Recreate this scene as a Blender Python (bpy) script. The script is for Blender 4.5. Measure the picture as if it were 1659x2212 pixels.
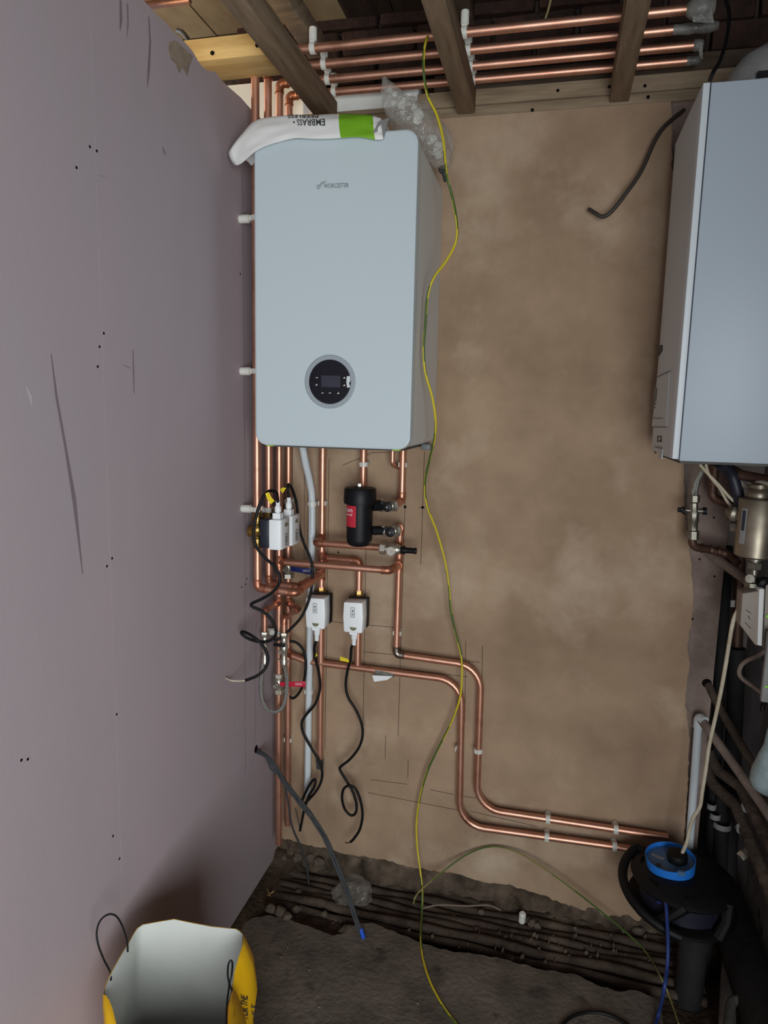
import bpy, bmesh, math, random
from mathutils import Vector, Matrix, noise
random.seed(7)
S = bpy.context.scene
COL = S.collection
for o in list(bpy.data.objects): bpy.data.objects.remove(o)

# ------------------------------------------------------------------ camera
CR = Vector((0.9718368893924061, 0.23460336702930343, 0.02223332171777559))
CD = Vector((0.05570477319777835, -0.13702789616370573, -0.9889996632537003))
CF = Vector((-0.22897606569044776, 0.9623848584903352, -0.14623729171952393))
CP = Vector((0.72741264, -2.00631342, 1.50403966))
FPX, CX, CY = 1488.127, 829.5, 1106.0
cam_data = bpy.data.cameras.new('camera')
cam = bpy.data.objects.new('camera', cam_data); COL.objects.link(cam)
up = -CD
cam.matrix_world = Matrix(((CR.x, up.x, -CF.x, CP.x), (CR.y, up.y, -CF.y, CP.y), (CR.z, up.z, -CF.z, CP.z), (0, 0, 0, 1)))
cam_data.sensor_fit = 'VERTICAL'; cam_data.sensor_height = 36.0
cam_data.lens = FPX * 36.0 / 2212.0
cam_data.clip_start = 0.02
S.camera = cam

# ------------------------------------------------------------------ light
world = bpy.data.worlds.new('world'); S.world = world; world.use_nodes = True
bg = world.node_tree.nodes['Background']
bg.inputs[0].default_value = (0.70, 0.82, 1.0, 1); bg.inputs[1].default_value = 0.28

def area(name, loc, target, sx, sy, power, color):
    d = bpy.data.lights.new(name, 'AREA'); d.shape = 'RECTANGLE'; d.size = sx; d.size_y = sy
    d.energy = power; d.color = color
    o = bpy.data.objects.new(name, d); COL.objects.link(o); o.location = loc
    o.rotation_euler = (Vector(target) - Vector(loc)).to_track_quat('-Z', 'Y').to_euler()
    return o
area('daylight_through_doorway', (1.55, -3.4, 1.05), (0.3, 0, 1.2), 1.9, 1.6, 102, (0.91, 0.97, 1.0))
area('daylight_next_room', (-1.1, -0.12, 2.42), (0.0, -0.02, 2.36), 0.5, 0.3, 7, (0.95, 0.97, 1.0))
area('lamp_next_room', (-0.9, -1.1, 2.0), (0.0, -0.35, 2.5), 0.25, 0.25, 8, (1.0, 0.72, 0.38))
S.view_settings.view_transform = 'Standard'; S.view_settings.look = 'None'
S.view_settings.gamma = 1.0; S.view_settings.use_curve_mapping = False
S.view_settings.exposure = 0.0

# ------------------------------------------------------------------ helpers
def P(px, py, x=None, y=None, z=None):
    d = CR * ((px - CX) / FPX) + CD * ((py - CY) / FPX) + CF
    if x is not None: t = (x - CP.x) / d.x
    elif y is not None: t = (y - CP.y) / d.y
    else: t = (z - CP.z) / d.z
    return CP + d * t

def srgb(r, g, b):
    f = lambda c: (c / 12.92 if c <= 0.04045 else ((c + 0.055) / 1.055) ** 2.4)
    return (f(r / 255), f(g / 255), f(b / 255), 1)

MATS = {}
def mat(name, col, rough=0.6, metal=0.0, col2=None, scale=8.0, bump=0.0, bscale=60.0, detail=6.0, lo=0.35, hi=0.65,
        stretch=None, alpha=1.0, trans=0.0, spec=0.5, third=None, tscale=2.0, tlo=.5, thi=.7, coat=0.0):
    m = bpy.data.materials.new(name); m.use_nodes = True
    nt = m.node_tree; b = nt.nodes['Principled BSDF']
    b.inputs['Base Color'].default_value = col; b.inputs['Roughness'].default_value = rough
    b.inputs['Metallic'].default_value = metal; b.inputs['Alpha'].default_value = alpha
    b.inputs['Transmission Weight'].default_value = trans
    b.inputs['Specular IOR Level'].default_value = spec
    b.inputs['Coat Weight'].default_value = coat
    tc = nt.nodes.new('ShaderNodeTexCoord'); vec = tc.outputs['Object']
    if stretch:
        mp = nt.nodes.new('ShaderNodeMapping'); mp.inputs['Scale'].default_value = stretch
        nt.links.new(vec, mp.inputs[0]); vec = mp.outputs[0]
    def ramp(sc, lo_, hi_):
        n = nt.nodes.new('ShaderNodeTexNoise'); n.inputs['Scale'].default_value = sc; n.inputs['Detail'].default_value = detail
        n.inputs['Roughness'].default_value = .62
        nt.links.new(vec, n.inputs['Vector'])
        r = nt.nodes.new('ShaderNodeMapRange'); r.inputs['From Min'].default_value = lo_; r.inputs['From Max'].default_value = hi_
        nt.links.new(n.outputs['Fac'], r.inputs['Value']); return r.outputs[0]
    if col2:
        mx = nt.nodes.new('ShaderNodeMix'); mx.data_type = 'RGBA'
        mx.inputs['A'].default_value = col; mx.inputs['B'].default_value = col2
        nt.links.new(ramp(scale, lo, hi), mx.inputs['Factor']); out = mx.outputs['Result']
        if third:
            m2 = nt.nodes.new('ShaderNodeMix'); m2.data_type = 'RGBA'
            nt.links.new(out, m2.inputs['A']); m2.inputs['B'].default_value = third
            nt.links.new(ramp(tscale, tlo, thi), m2.inputs['Factor']); out = m2.outputs['Result']
        nt.links.new(out, b.inputs['Base Color'])
    if bump:
        n = nt.nodes.new('ShaderNodeTexNoise'); n.inputs['Scale'].default_value = bscale; n.inputs['Detail'].default_value = 5
        nt.links.new(vec, n.inputs['Vector'])
        bp = nt.nodes.new('ShaderNodeBump'); bp.inputs['Strength'].default_value = bump; bp.inputs['Distance'].default_value = 0.01
        nt.links.new(n.outputs['Fac'], bp.inputs['Height']); nt.links.new(bp.outputs[0], b.inputs['Normal'])
    MATS[name] = m
    return m

mat('skim', srgb(174, 147, 121), .93, col2=srgb(147, 122, 99), scale=3.2, bump=.12, bscale=14, lo=.36, hi=.66, third=srgb(192, 170, 146), tscale=2.6, tlo=.52, thi=.74, spec=.2)
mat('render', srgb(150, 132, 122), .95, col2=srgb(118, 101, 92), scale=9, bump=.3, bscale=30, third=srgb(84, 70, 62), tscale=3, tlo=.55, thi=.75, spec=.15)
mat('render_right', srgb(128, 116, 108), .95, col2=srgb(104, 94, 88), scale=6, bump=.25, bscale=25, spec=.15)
mat('pinkboard', srgb(168, 152, 156), .9, col2=srgb(157, 145, 148), scale=2.2, stretch=(1, 1, .35), lo=.3, hi=.7, bump=.03, bscale=220, third=srgb(164, 157, 159), tscale=1.1, spec=.2)
mat('board_mark', srgb(122, 107, 112), .95, spec=.1)
mat('board_scuff', srgb(180, 166, 171), .95, spec=.1)
mat('torn_paper', srgb(150, 132, 112), .95, col2=srgb(120, 104, 92), scale=30)
mat('pencil', srgb(70, 58, 52), .9, spec=.1)
mat('hole', srgb(22, 18, 16), .95, spec=.05)
mat('enamel', srgb(190, 201, 204), .38, spec=.45, bump=.02, bscale=500)
mat('enamel_side', srgb(220, 220, 216), .5, spec=.35)
mat('enamel_old', srgb(168, 178, 187), .42, spec=.35)
mat('seam', srgb(40, 46, 58), .6)
mat('enamel_door', srgb(204, 210, 213), .42, spec=.35)
mat('copper', srgb(226, 172, 148), .42, .88, col2=srgb(206, 148, 122), scale=22, lo=.3, hi=.7, third=srgb(120, 76, 58), tscale=9, tlo=.6, thi=.82)
mat('copper_fit', srgb(212, 150, 122), .42, .9, col2=srgb(186, 122, 96), scale=40, third=srgb(110, 70, 54), tscale=20, tlo=.55, thi=.8)
mat('copper_dull', srgb(108, 80, 66), .5, .6, col2=srgb(80, 58, 48), scale=18, third=srgb(70, 50, 44), tscale=8, tlo=.5, thi=.75)
mat('solder', srgb(170, 160, 150), .35, 1.0, col2=srgb(130, 110, 98), scale=60)
mat('nickel', srgb(206, 200, 188), .36, .85, col2=srgb(176, 168, 154), scale=40)
mat('brass', srgb(184, 150, 84), .35, 1.0, col2=srgb(140, 112, 66), scale=30)
mat('braid', srgb(176, 176, 170), .35, 1.0, bump=.5, bscale=700)
mat('filter_steel', srgb(168, 157, 138), .42, .85, col2=srgb(132, 122, 106), scale=14)
mat('white_plastic', srgb(240, 242, 242), .42)
mat('clip_plastic', srgb(220, 218, 208), .45)
mat('conduit_white', srgb(206, 212, 214), .4)
mat('beige_plastic', srgb(150, 138, 126), .55, col2=srgb(136, 124, 112), scale=7)
mat('black_plastic', srgb(15, 15, 18), .5, spec=.3)
mat('black_rubber', srgb(12, 12, 13), .55, spec=.3)
mat('navy_plastic', srgb(30, 34, 46), .45)
mat('screen', srgb(18, 19, 28), .22, spec=.4)
mat('screen_glass', srgb(50, 52, 62), .25)
mat('bezel', srgb(150, 158, 162), .4)
mat('red_label', srgb(196, 40, 58), .45)
mat('ink_white', srgb(235, 225, 225), .5)
mat('ink_dark', srgb(60, 60, 62), .6)
mat('ink_grey', srgb(112, 116, 118), .5)
mat('decal_olive', srgb(120, 118, 92), .5)
mat('yellow_tag', srgb(232, 206, 30), .5)
mat('blue_lever', srgb(30, 44, 110), .45)
mat('red_lever', srgb(190, 24, 56), .45)
mat('green_clip', srgb(150, 190, 70), .5)
mat('earth_yellow', srgb(206, 186, 40), .45)
mat('earth_green', srgb(70, 96, 36), .45)
mat('dull_wire', srgb(138, 128, 78), .5)
mat('grey_cable', srgb(62, 63, 65), .55, spec=.3)
mat('old_nickel', srgb(150, 143, 130), .4, .8, col2=srgb(112, 106, 96), scale=40)
mat('dark_cable', srgb(58, 50, 46), .55)
mat('white_cable', srgb(206, 196, 174), .5, col2=srgb(180, 166, 140), scale=20)
mat('blue_cable', srgb(34, 54, 116), .5)
mat('blue_tape', srgb(28, 78, 190), .45)
mat('blue_drum', srgb(36, 120, 214), .42)
mat('blue_drum_dark', srgb(70, 100, 134), .45)
mat('duct_tape', srgb(124, 122, 116), .42, col2=srgb(98, 96, 90), scale=30, bump=.4, bscale=80)
mat('timber', srgb(154, 132, 108), .85, col2=srgb(122, 101, 80), scale=6, stretch=(8, .8, 8), bump=.1, bscale=40, third=srgb(104, 82, 62), tscale=3, tlo=.6, thi=.8, spec=.2)
mat('timber_x', srgb(158, 139, 115), .85, col2=srgb(126, 108, 87), scale=6, stretch=(.8, 8, 9), bump=.1, bscale=40, third=srgb(104, 82, 62), tscale=3, tlo=.62, thi=.8, spec=.2)
mat('timber_fresh', srgb(206, 178, 122), .8, col2=srgb(180, 148, 96), scale=5, stretch=(.8, 8, 9), bump=.06, bscale=40, spec=.2)
mat('timber_dark', srgb(92, 78, 66), .9, col2=srgb(66, 54, 46), scale=5, stretch=(1, 6, 6), spec=.1)
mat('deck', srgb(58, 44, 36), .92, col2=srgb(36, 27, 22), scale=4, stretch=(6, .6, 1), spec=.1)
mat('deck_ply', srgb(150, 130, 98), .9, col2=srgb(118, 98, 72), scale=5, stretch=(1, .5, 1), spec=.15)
mat('brick', srgb(64, 46, 40), .93, col2=srgb(44, 34, 30), scale=16, bump=.4, bscale=50, spec=.1)
mat('mortar', srgb(70, 60, 54), .95, col2=srgb(48, 42, 38), scale=18, bump=.5, bscale=40, spec=.1)
mat('daylit_white_paint', srgb(232, 232, 226), .7)
mat('concrete', srgb(122, 112, 102), .93, col2=srgb(92, 84, 76), scale=7, bump=.35, bscale=70, third=srgb(64, 56, 50), tscale=11, tlo=.56, thi=.74, detail=9, spec=.12)
mat('earth', srgb(88, 74, 62), .97, col2=srgb(56, 46, 38), scale=14, bump=.9, bscale=60, third=srgb(112, 98, 84), tscale=30, tlo=.6, thi=.75, detail=9, spec=.05)
mat('foot', srgb(104, 90, 76), .95, col2=srgb(62, 52, 44), scale=16, bump=.7, bscale=50, third=srgb(130, 116, 100), tscale=9, tlo=.58, thi=.72, spec=.1)
mat('rubble', srgb(112, 100, 88), .95, col2=srgb(76, 66, 57), scale=18, bump=.5, bscale=60, spec=.1)
mat('old_iron', srgb(84, 72, 62), .85, col2=srgb(58, 48, 42), scale=14, bump=.5, bscale=50, third=srgb(108, 94, 80), tscale=6, tlo=.56, thi=.76, spec=.15)
mat('soil_pipe', srgb(44, 42, 41), .75, col2=srgb(32, 30, 29), scale=8, bump=.2, bscale=40, spec=.2)
mat('grey_duct', srgb(92, 90, 86), .7, col2=srgb(72, 70, 66), scale=7, bump=.2, spec=.2)
mat('lagging', srgb(136, 120, 110), .8, col2=srgb(112, 98, 90), scale=12, bump=.15, bscale=80, spec=.2)
mat('bag_white', srgb(232, 230, 226), .6, bump=.12, bscale=26)
mat('bag_green', srgb(120, 176, 34), .55)
mat('bag_inside', srgb(190, 191, 184), .62, bump=.15, bscale=14)
mat('bag_yellow', srgb(246, 190, 16), .5, bump=.1, bscale=20)
mat('dome_grey', srgb(150, 148, 146), .6, col2=srgb(126, 124, 122), scale=10, bump=.2, bscale=25)
mat('bottle', srgb(168, 186, 188), .25, alpha=.8, col2=srgb(140, 156, 156), scale=26, spec=.6)
mat('led_green', srgb(150, 230, 30), .4)
mat('blue_band', srgb(26, 26, 40), .5)

def film_mat(name, col, op, rough):
    m = bpy.data.materials.new(name); m.use_nodes = True; nt = m.node_tree
    b = nt.nodes['Principled BSDF']; b.inputs['Base Color'].default_value = col; b.inputs['Roughness'].default_value = rough
    b.inputs['Specular IOR Level'].default_value = .8; b.inputs['Alpha'].default_value = op
    tc = nt.nodes.new('ShaderNodeTexCoord'); n = nt.nodes.new('ShaderNodeTexNoise'); n.inputs['Scale'].default_value = 38; n.inputs['Detail'].default_value = 3
    nt.links.new(tc.outputs['Object'], n.inputs['Vector'])
    bp = nt.nodes.new('ShaderNodeBump'); bp.inputs['Strength'].default_value = .7; bp.inputs['Distance'].default_value = .02
    nt.links.new(n.outputs['Fac'], bp.inputs['Height']); nt.links.new(bp.outputs[0], b.inputs['Normal'])
    MATS[name] = m
film_mat('clear_film', srgb(190, 186, 178), .30, .2)
film_mat('dusty_film', srgb(150, 142, 132), .27, .2)

class MB:
    def __init__(s): s.v = []; s.f = []; s.m = []; s.sm = []
    def add(s, vs, fs, mi=0, smooth=True):
        n = len(s.v); s.v += [Vector(v) for v in vs]
        for f in fs: s.f.append([i + n for i in f]); s.m.append(mi); s.sm.append(smooth)
        return s
    def box(s, lo, hi, mi=0):
        x0, y0, z0 = lo; x1, y1, z1 = hi
        return s.add([(x0, y0, z0), (x1, y0, z0), (x1, y1, z0), (x0, y1, z0), (x0, y0, z1), (x1, y0, z1), (x1, y1, z1), (x0, y1, z1)],
                     [(0, 3, 2, 1), (4, 5, 6, 7), (0, 1, 5, 4), (1, 2, 6, 5), (2, 3, 7, 6), (3, 0, 4, 7)], mi, False)
    def obox(s, c, ax, ay, az, hx, hy, hz, mi=0):
        c = Vector(c); ax = Vector(ax).normalized() * hx; ay = Vector(ay).normalized() * hy; az = Vector(az).normalized() * hz
        vs = [c + ax * i + ay * j + az * k for k in (-1, 1) for i, j in ((-1, -1), (1, -1), (1, 1), (-1, 1))]
        return s.add(vs, [(0, 3, 2, 1), (4, 5, 6, 7), (0, 1, 5, 4), (1, 2, 6, 5), (2, 3, 7, 6), (3, 0, 4, 7)], mi, False)
    def prism(s, poly, ext, mi=0, smooth=False):
        poly = [Vector(p) for p in poly]; ext = Vector(ext); n = len(poly)
        fs = [tuple(range(n)), tuple(range(2 * n - 1, n - 1, -1))] + [(i, i + n, (i + 1) % n + n, (i + 1) % n) for i in range(n)]
        return s.add(poly + [p + ext for p in poly], fs, mi, smooth)
    def tube(s, path, r, seg=12, caps=True, mi=0, stripe=None):
        path = [Vector(p) for p in path]; n = len(path)
        rs = r if isinstance(r, (list, tuple)) else [r] * n
        ts = []
        for i in range(n):
            a = path[max(i - 1, 0)]; b = path[min(i + 1, n - 1)]
            t = (b - a); t = t.normalized() if t.length > 1e-9 else Vector((0, 0, 1)); ts.append(t)
        ref = Vector((0, 0, 1)) if abs(ts[0].z) < .9 else Vector((1, 0, 0))
        nn = ts[0].cross(ref).normalized(); vs = []
        for i in range(n):
            nn = (nn - ts[i] * nn.dot(ts[i])); nn = nn.normalized() if nn.length > 1e-9 else ts[i].orthogonal().normalized()
            bb = ts[i].cross(nn)
            for k in range(seg):
                a = 2 * math.pi * k / seg; vs.append(path[i] + (nn * math.cos(a) + bb * math.sin(a)) * rs[i])
        base = len(s.v); s.v += vs
        for i in range(n - 1):
            for k in range(seg):
                k2 = (k + 1) % seg
                s.f.append([base + i * seg + k, base + i * seg + k2, base + (i + 1) * seg + k2, base + (i + 1) * seg + k])
                mm = mi
                if stripe is not None:
                    mm = stripe if ((k + i // 5) % seg) < seg * .4 else mi
                s.m.append(mm); s.sm.append(True)
        if caps:
            s.f.append([base + k for k in range(seg)][::-1]); s.m.append(mi); s.sm.append(False)
            s.f.append([base + (n - 1) * seg + k for k in range(seg)]); s.m.append(mi); s.sm.append(False)
        return s
    def lathe(s, p0, axis, prof, seg=20, mi=0, smooth=True):
        p0 = Vector(p0); ax = Vector(axis).normalized(); u = ax.orthogonal().normalized(); w = ax.cross(u)
        base = len(s.v); n = len(prof)
        for t, r in prof:
            for k in range(seg):
                a = 2 * math.pi * (k + .5) / seg; s.v.append(p0 + ax * t + (u * math.cos(a) + w * math.sin(a)) * max(r, 1e-5))
        for i in range(n - 1):
            for k in range(seg):
                k2 = (k + 1) % seg
                s.f.append([base + i * seg + k, base + i * seg + k2, base + (i + 1) * seg + k2, base + (i + 1) * seg + k]); s.m.append(mi); s.sm.append(smooth)
        s.f.append([base + k for k in range(seg)][::-1]); s.m.append(mi); s.sm.append(False)
        s.f.append([base + (n - 1) * seg + k for k in range(seg)]); s.m.append(mi); s.sm.append(False)
        return s
    def cyl(s, a, b, r, seg=16, mi=0): return s.lathe(a, Vector(b) - Vector(a), [(0, r), ((Vector(b) - Vector(a)).length, r)], seg, mi)
    def hexn(s, a, b, r, mi=0): return s.lathe(a, Vector(b) - Vector(a), [(0, r * .9), (.0015, r), ((Vector(b) - Vector(a)).length - .0015, r), ((Vector(b) - Vector(a)).length, r * .9)], 6, mi, False)
    def arc(s, c, ax, u, r0, r1, w, a0, a1, seg=18, mi=0):
        # a flat band: rectangular section swept round axis ax at centre c, starting direction u
        c = Vector(c); ax = Vector(ax).normalized(); u = Vector(u).normalized(); q = ax.cross(u); base = len(s.v)
        for i in range(seg + 1):
            a = a0 + (a1 - a0) * i / seg; d = u * math.cos(a) + q * math.sin(a)
            s.v += [c + d * r0 - ax * w, c + d * r1 - ax * w, c + d * r1 + ax * w, c + d * r0 + ax * w]
        for i in range(seg):
            for k in range(4):
                k2 = (k + 1) % 4
                s.f.append([base + 4 * i + k, base + 4 * i + k2, base + 4 * i + 4 + k2, base + 4 * i + 4 + k]); s.m.append(mi); s.sm.append(True)
        s.f.append([base + 3, base + 2, base + 1, base]); s.m.append(mi); s.sm.append(False)
        e = base + 4 * seg; s.f.append([e, e + 1, e + 2, e + 3]); s.m.append(mi); s.sm.append(False)
        return s
    def build(s, name, mats, parent=None, origin=None, bevel=0.0, sharp=40):
        if not isinstance(mats, (list, tuple)): mats = [mats]
        o3 = ORG.get(parent.name, Vector((0, 0, 0))) if parent is not None else Vector(origin or (0, 0, 0))
        me = bpy.data.meshes.new(name)
        me.from_pydata([v - o3 for v in s.v], [], s.f)
        for m in mats: me.materials.append(MATS[m])
        for p, mi, sm in zip(me.polygons, s.m, s.sm): p.material_index = mi; p.use_smooth = sm
        bm = bmesh.new(); bm.from_mesh(me)
        if bevel:
            es = [e for e in bm.edges if len(e.link_faces) == 2 and e.calc_face_angle(0) > .6]
            bmesh.ops.bevel(bm, geom=es, offset=bevel, segments=2, affect='EDGES', profile=.5)
        bmesh.ops.recalc_face_normals(bm, faces=bm.faces)
        bm.to_mesh(me); bm.free()
        if bevel:
            for p in me.polygons: p.use_smooth = True
        me.set_sharp_from_angle(angle=math.radians(sharp))
        ob = bpy.data.objects.new(name, me); COL.objects.link(ob)
        if parent is not None: ob.parent = parent; ORG[ob.name] = o3
        else: ob.location = o3; ORG[ob.name] = o3
        return ob
ORG = {}
def tag(o, label=None, cat=None, group=None, kind=None):
    if label: o['label'] = label
    if cat: o['category'] = cat
    if group: o['group'] = group
    if kind: o['kind'] = kind
    return o
def root(name, loc, label, cat, group=None):
    o = bpy.data.objects.new(name, None); COL.objects.link(o); o.location = loc; o.empty_display_size = .02
    ORG[o.name] = Vector(loc); return tag(o, label, cat, group)
def solo(name, mb, mats, label, cat, group=None, origin=None, **k):
    if origin is None:
        n = len(mb.v); c = sum(mb.v, Vector()) / n; origin = (c.x, c.y, min(v.z for v in mb.v))
    return tag(mb.build(name, mats, None, origin, **k), label, cat, group)
def copy_tree(o, parent=None):
    c = o.copy(); COL.objects.link(c)
    if parent is not None: c.parent = parent
    for ch in [x for x in COL.objects if x.parent == o]: copy_tree(ch, c)
    return c
def spline(pts, n=8):
    pts = [Vector(p) for p in pts]; out = []
    for i in range(len(pts) - 1):
        p0 = pts[i - 1] if i else pts[0] * 2 - pts[1]; p1 = pts[i]; p2 = pts[i + 1]
        p3 = pts[i + 2] if i + 2 < len(pts) else pts[-1] * 2 - pts[-2]
        for k in range(n):
            t = k / n
            out.append(.5 * ((2 * p1) + (p2 - p0) * t + (2 * p0 - 5 * p1 + 4 * p2 - p3) * t * t + (3 * p1 - p0 - 3 * p2 + p3) * t ** 3))
    out.append(pts[-1]); return out
def fillet(pts, rads, n=7):
    pts = [Vector(p) for p in pts]
    if not isinstance(rads, (list, tuple)): rads = [rads] * len(pts)
    out = [pts[0]]
    for i in range(1, len(pts) - 1):
        a = (pts[i - 1] - pts[i]); b = (pts[i + 1] - pts[i]); la, lb = a.length, b.length; a.normalize(); b.normalize()
        ang = a.angle(b); R = rads[i]; d = min(R / math.tan(ang / 2), la * .48, lb * .48) if ang < 3.1 else 0
        if d < 1e-5: out.append(pts[i]); continue
        R = d * math.tan(ang / 2); bis = (a + b).normalized(); c = pts[i] + bis * (R / math.sin(ang / 2))
        s0 = pts[i] + a * d - c; s1 = pts[i] + b * d - c; tot = s0.angle(s1); ax = s0.cross(s1).normalized()
        for k in range(n + 1): out.append(c + Matrix.Rotation(tot * k / n, 3, ax) @ s0)
    out.append(pts[-1]); return out
def text_geo(s, bold=0.0):
    cu = bpy.data.curves.new('t', 'FONT'); cu.body = s; cu.size = 1; cu.offset = bold; cu.resolution_u = 3
    o = bpy.data.objects.new('t', cu); COL.objects.link(o)
    dg = bpy.context.evaluated_depsgraph_get(); dg.update(); me = bpy.data.meshes.new_from_object(o.evaluated_get(dg))
    vs = [v.co.copy() for v in me.vertices]; fs = [list(p.vertices) for p in me.polygons]
    bpy.data.objects.remove(o); bpy.data.curves.remove(cu); bpy.data.meshes.remove(me)
    x0 = min(v.x for v in vs); x1 = max(v.x for v in vs); y0 = min(v.y for v in vs); y1 = max(v.y for v in vs)
    return [((v.x - x0) / (x1 - x0), (v.y - y0) / (y1 - y0)) for v in vs], fs
def text(name, s, p0, right, upv, m, parent, bold=0.0):
    uv, fs = text_geo(s, bold); mb = MB(); p0 = Vector(p0); right = Vector(right); upv = Vector(upv)
    mb.add([p0 + right * a + upv * b for a, b in uv], fs, 0, False)
    return mb.build(name, m, parent)
X, Y, Z = Vector((1, 0, 0)), Vector((0, 1, 0)), Vector((0, 0, 1))

# ================================================================== SETTING
WL = -0.09      # face of the pink plasterboard wall
RX, RY = 1.38, 0.35
def struct(name, mb, m, parent=None, **k):
    o = mb.build(name, m, parent, **k)
    if parent is None: o['kind'] = 'structure'
    return o
# left wall: studs behind, boards as parts
wl = struct('wall_left', MB().box((WL - .11, -3.0, -.12), (WL - .030, .0, 2.24)).box((WL - .031, -.9, -.1), (WL - .014, -.868, 2.24)).box((WL - .031, -.85, -.1), (WL - .014, -.80, 2.24)), 'timber_dark')
seam_y = -0.858
def board(y0, y1, ztop):
    n = 24; pts = []
    for i in range(n + 1):
        y = y0 + (y1 - y0) * i / n
        pts.append((WL, y, ztop + random.uniform(-.003, .003) - (.012 if -.47 < y < -.40 else 0)))
    return MB().prism([(WL, y0, .02)] + pts + [(WL, y1, .02)], (-.0125, 0, 0))
board(seam_y + .0006, -.002, 2.283).build('plasterboard', 'pinkboard', wl)
board(-2.6, seam_y - .0006, 2.275).build('plasterboard', 'pinkboard', wl)
mk = MB(); sc = MB(); scr = MB()
def wl_line(mb, a, b, w=.002, off=.0004):
    a = P(*a, x=WL); b = P(*b, x=WL); d = (b - a).normalized(); n = X.cross(d) * w
    mb.add([a - n + X * off, a + n + X * off, b + n + X * off, b - n + X * off], [(0, 1, 2, 3)], 0, False)
def wall_streak(mb, pts, off=.0005):      # tapering smear on the board
    ps = [P(px, py, x=WL) + X * off for px, py, w in pts]; ws = [w for _, _, w in pts]
    vs = []
    for p, w in zip(ps, ws): vs += [p + Y * w, p - Y * w]
    mb.add(vs, [(2 * i, 2 * i + 1, 2 * i + 3, 2 * i + 2) for i in range(len(ps) - 1)], 0, False)
wall_streak(mk, [(260, 0, .003), (261, 40, .004), (259, 66, .001)])
wall_streak(mk, [(275, 8, .002), (276, 50, .002), (274, 80, .0005)])
wall_streak(mk, [(321, 36, .002), (324, 90, .003), (321, 150, .004), (318, 188, .001)])
wall_streak(mk, [(110, 765, .001), (122, 860, .003), (140, 960, .003), (160, 1080, .005), (178, 1240, .001)])
wall_streak(mk, [(287, 755, .001), (288, 800, .0022), (289, 850, .001)])
wall_streak(mk, [(263, 788, .001), (274, 792, .004), (282, 796, .001)])
wall_streak(mk, [(350, 316, .001), (354, 326, .004), (357, 336, .001)])
wall_streak(mk, [(212, 378, .001), (226, 382, .002), (242, 390, .001)])
for a, b in [((523, 370), (529, 1010)), ((529, 1010), (529, 1560)), ((530, 1570), (530, 1670)), ((553, 1340), (552, 1600))]: wl_line(mk, a, b, .0008)
for x, y in [(194, 317), (209, 326), (224, 720), (215, 749), (211, 792), (242, 1206), (231, 1223), (252, 1543), (258, 1855), (244, 1806), (165, 362), (519, 592), (533, 1250), (531, 1262), (522, 1268), (60, 1640), (46, 1642)]:
    p = P(x, y, x=WL); scr.cyl(p - X * .002, p + X * .0004, .0027, 8)
for pts in [[(496, 1560, .002), (512, 1557, .003), (516, 1586, .001)], [(513, 1650, .001), (514, 1690, .0015), (515, 1745, .0008)], [(446, 1942, .001), (449, 1970, .002), (452, 1996, .001)], [(56, 835, .002), (66, 858, .004), (68, 876, .001)], [(496, 1588, .001), (520, 1582, .002), (540, 1578, .001)]]: wall_streak(sc, pts)
mk.build('wall_smudges', 'board_mark', wl)['kind'] = 'stuff'
sc.build('wall_scuffs', 'board_scuff', wl)['kind'] = 'stuff'
scr.build('screw_heads', 'hole', wl)['kind'] = 'stuff'
# torn paper flap at the top of the board
tp = MB()
fl = [(365, 92), (380, 88), (398, 104), (417, 122), (410, 140), (404, 165), (398, 150), (392, 146), (388, 158), (380, 138), (370, 128), (364, 108)]
tp.prism([P(a, b, x=WL + .0012) for a, b in fl], (-.001, 0, 0)); tp.build('torn_paper', 'torn_paper', wl)

# back wall: masonry pier with skim panel in front
wb = struct('wall_back', MB().box((-.3, .012, -.16), (1.21, .2, 2.31)).box((-.3, .012, 2.31), (.0, .11, 2.312)), 'render')
edge_r = [(1450, 222), (1452, 330), (1455, 600), (1472, 960), (1477, 1011), (1478, 1080), (1488, 1180), (1494, 1240), (1498, 1280), (1494, 1345), (1489, 1361), (1485, 1402), (1489, 1435), (1481, 1492), (1480, 1524), (1485, 1549), (1488, 1605), (1486, 1700), (1478, 1830), (1470, 1930)]
edge_b = [(1430, 1995), (1366, 1989), (1320, 1980), (1289, 1971), (1250, 1962), (1211, 1950), (1160, 1930), (1100, 1913), (1033, 1903), (990, 1888), (930, 1880), (872, 1870), (840, 1860), (793, 1851), (750, 1846), (718, 1839), (690, 1830), (655, 1823), (635, 1817), (618, 1814), (603, 1806)]
def jag(pts, amp, axis):
    out = []
    for i in range(len(pts) - 1):
        a = P(*pts[i], y=0); b = P(*pts[i + 1], y=0); n = max(2, int((b - a).length / .012))
        for k in range(n):
            p = a.lerp(b, k / n); p += axis * noise.noise(p * 60) * amp; out.append(p)
    out.append(P(*pts[-1], y=0)); return out
poly = [Vector((WL, 0, 2.2995))] + [Vector((P(1450, 222, y=0).x, 0, 2.2995))] + jag(edge_r, .005, X) + jag(edge_b, .007, Z) + [Vector((WL, 0, P(603, 1806, y=0).z))]
MB().prism(poly, (0, .0125, 0)).build('plaster_skim', 'skim', wb)
pl = MB(); hl = MB()
def wb_line(a, b, w=.0008):
    a = P(*a, y=0); b = P(*b, y=0); d = (b - a).normalized(); n = Y.cross(d) * w
    pl.add([a - n - Y * .0004, a + n - Y * .0004, b + n - Y * .0004, b - n - Y * .0004], [(0, 1, 2, 3)], 0, False)
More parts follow.
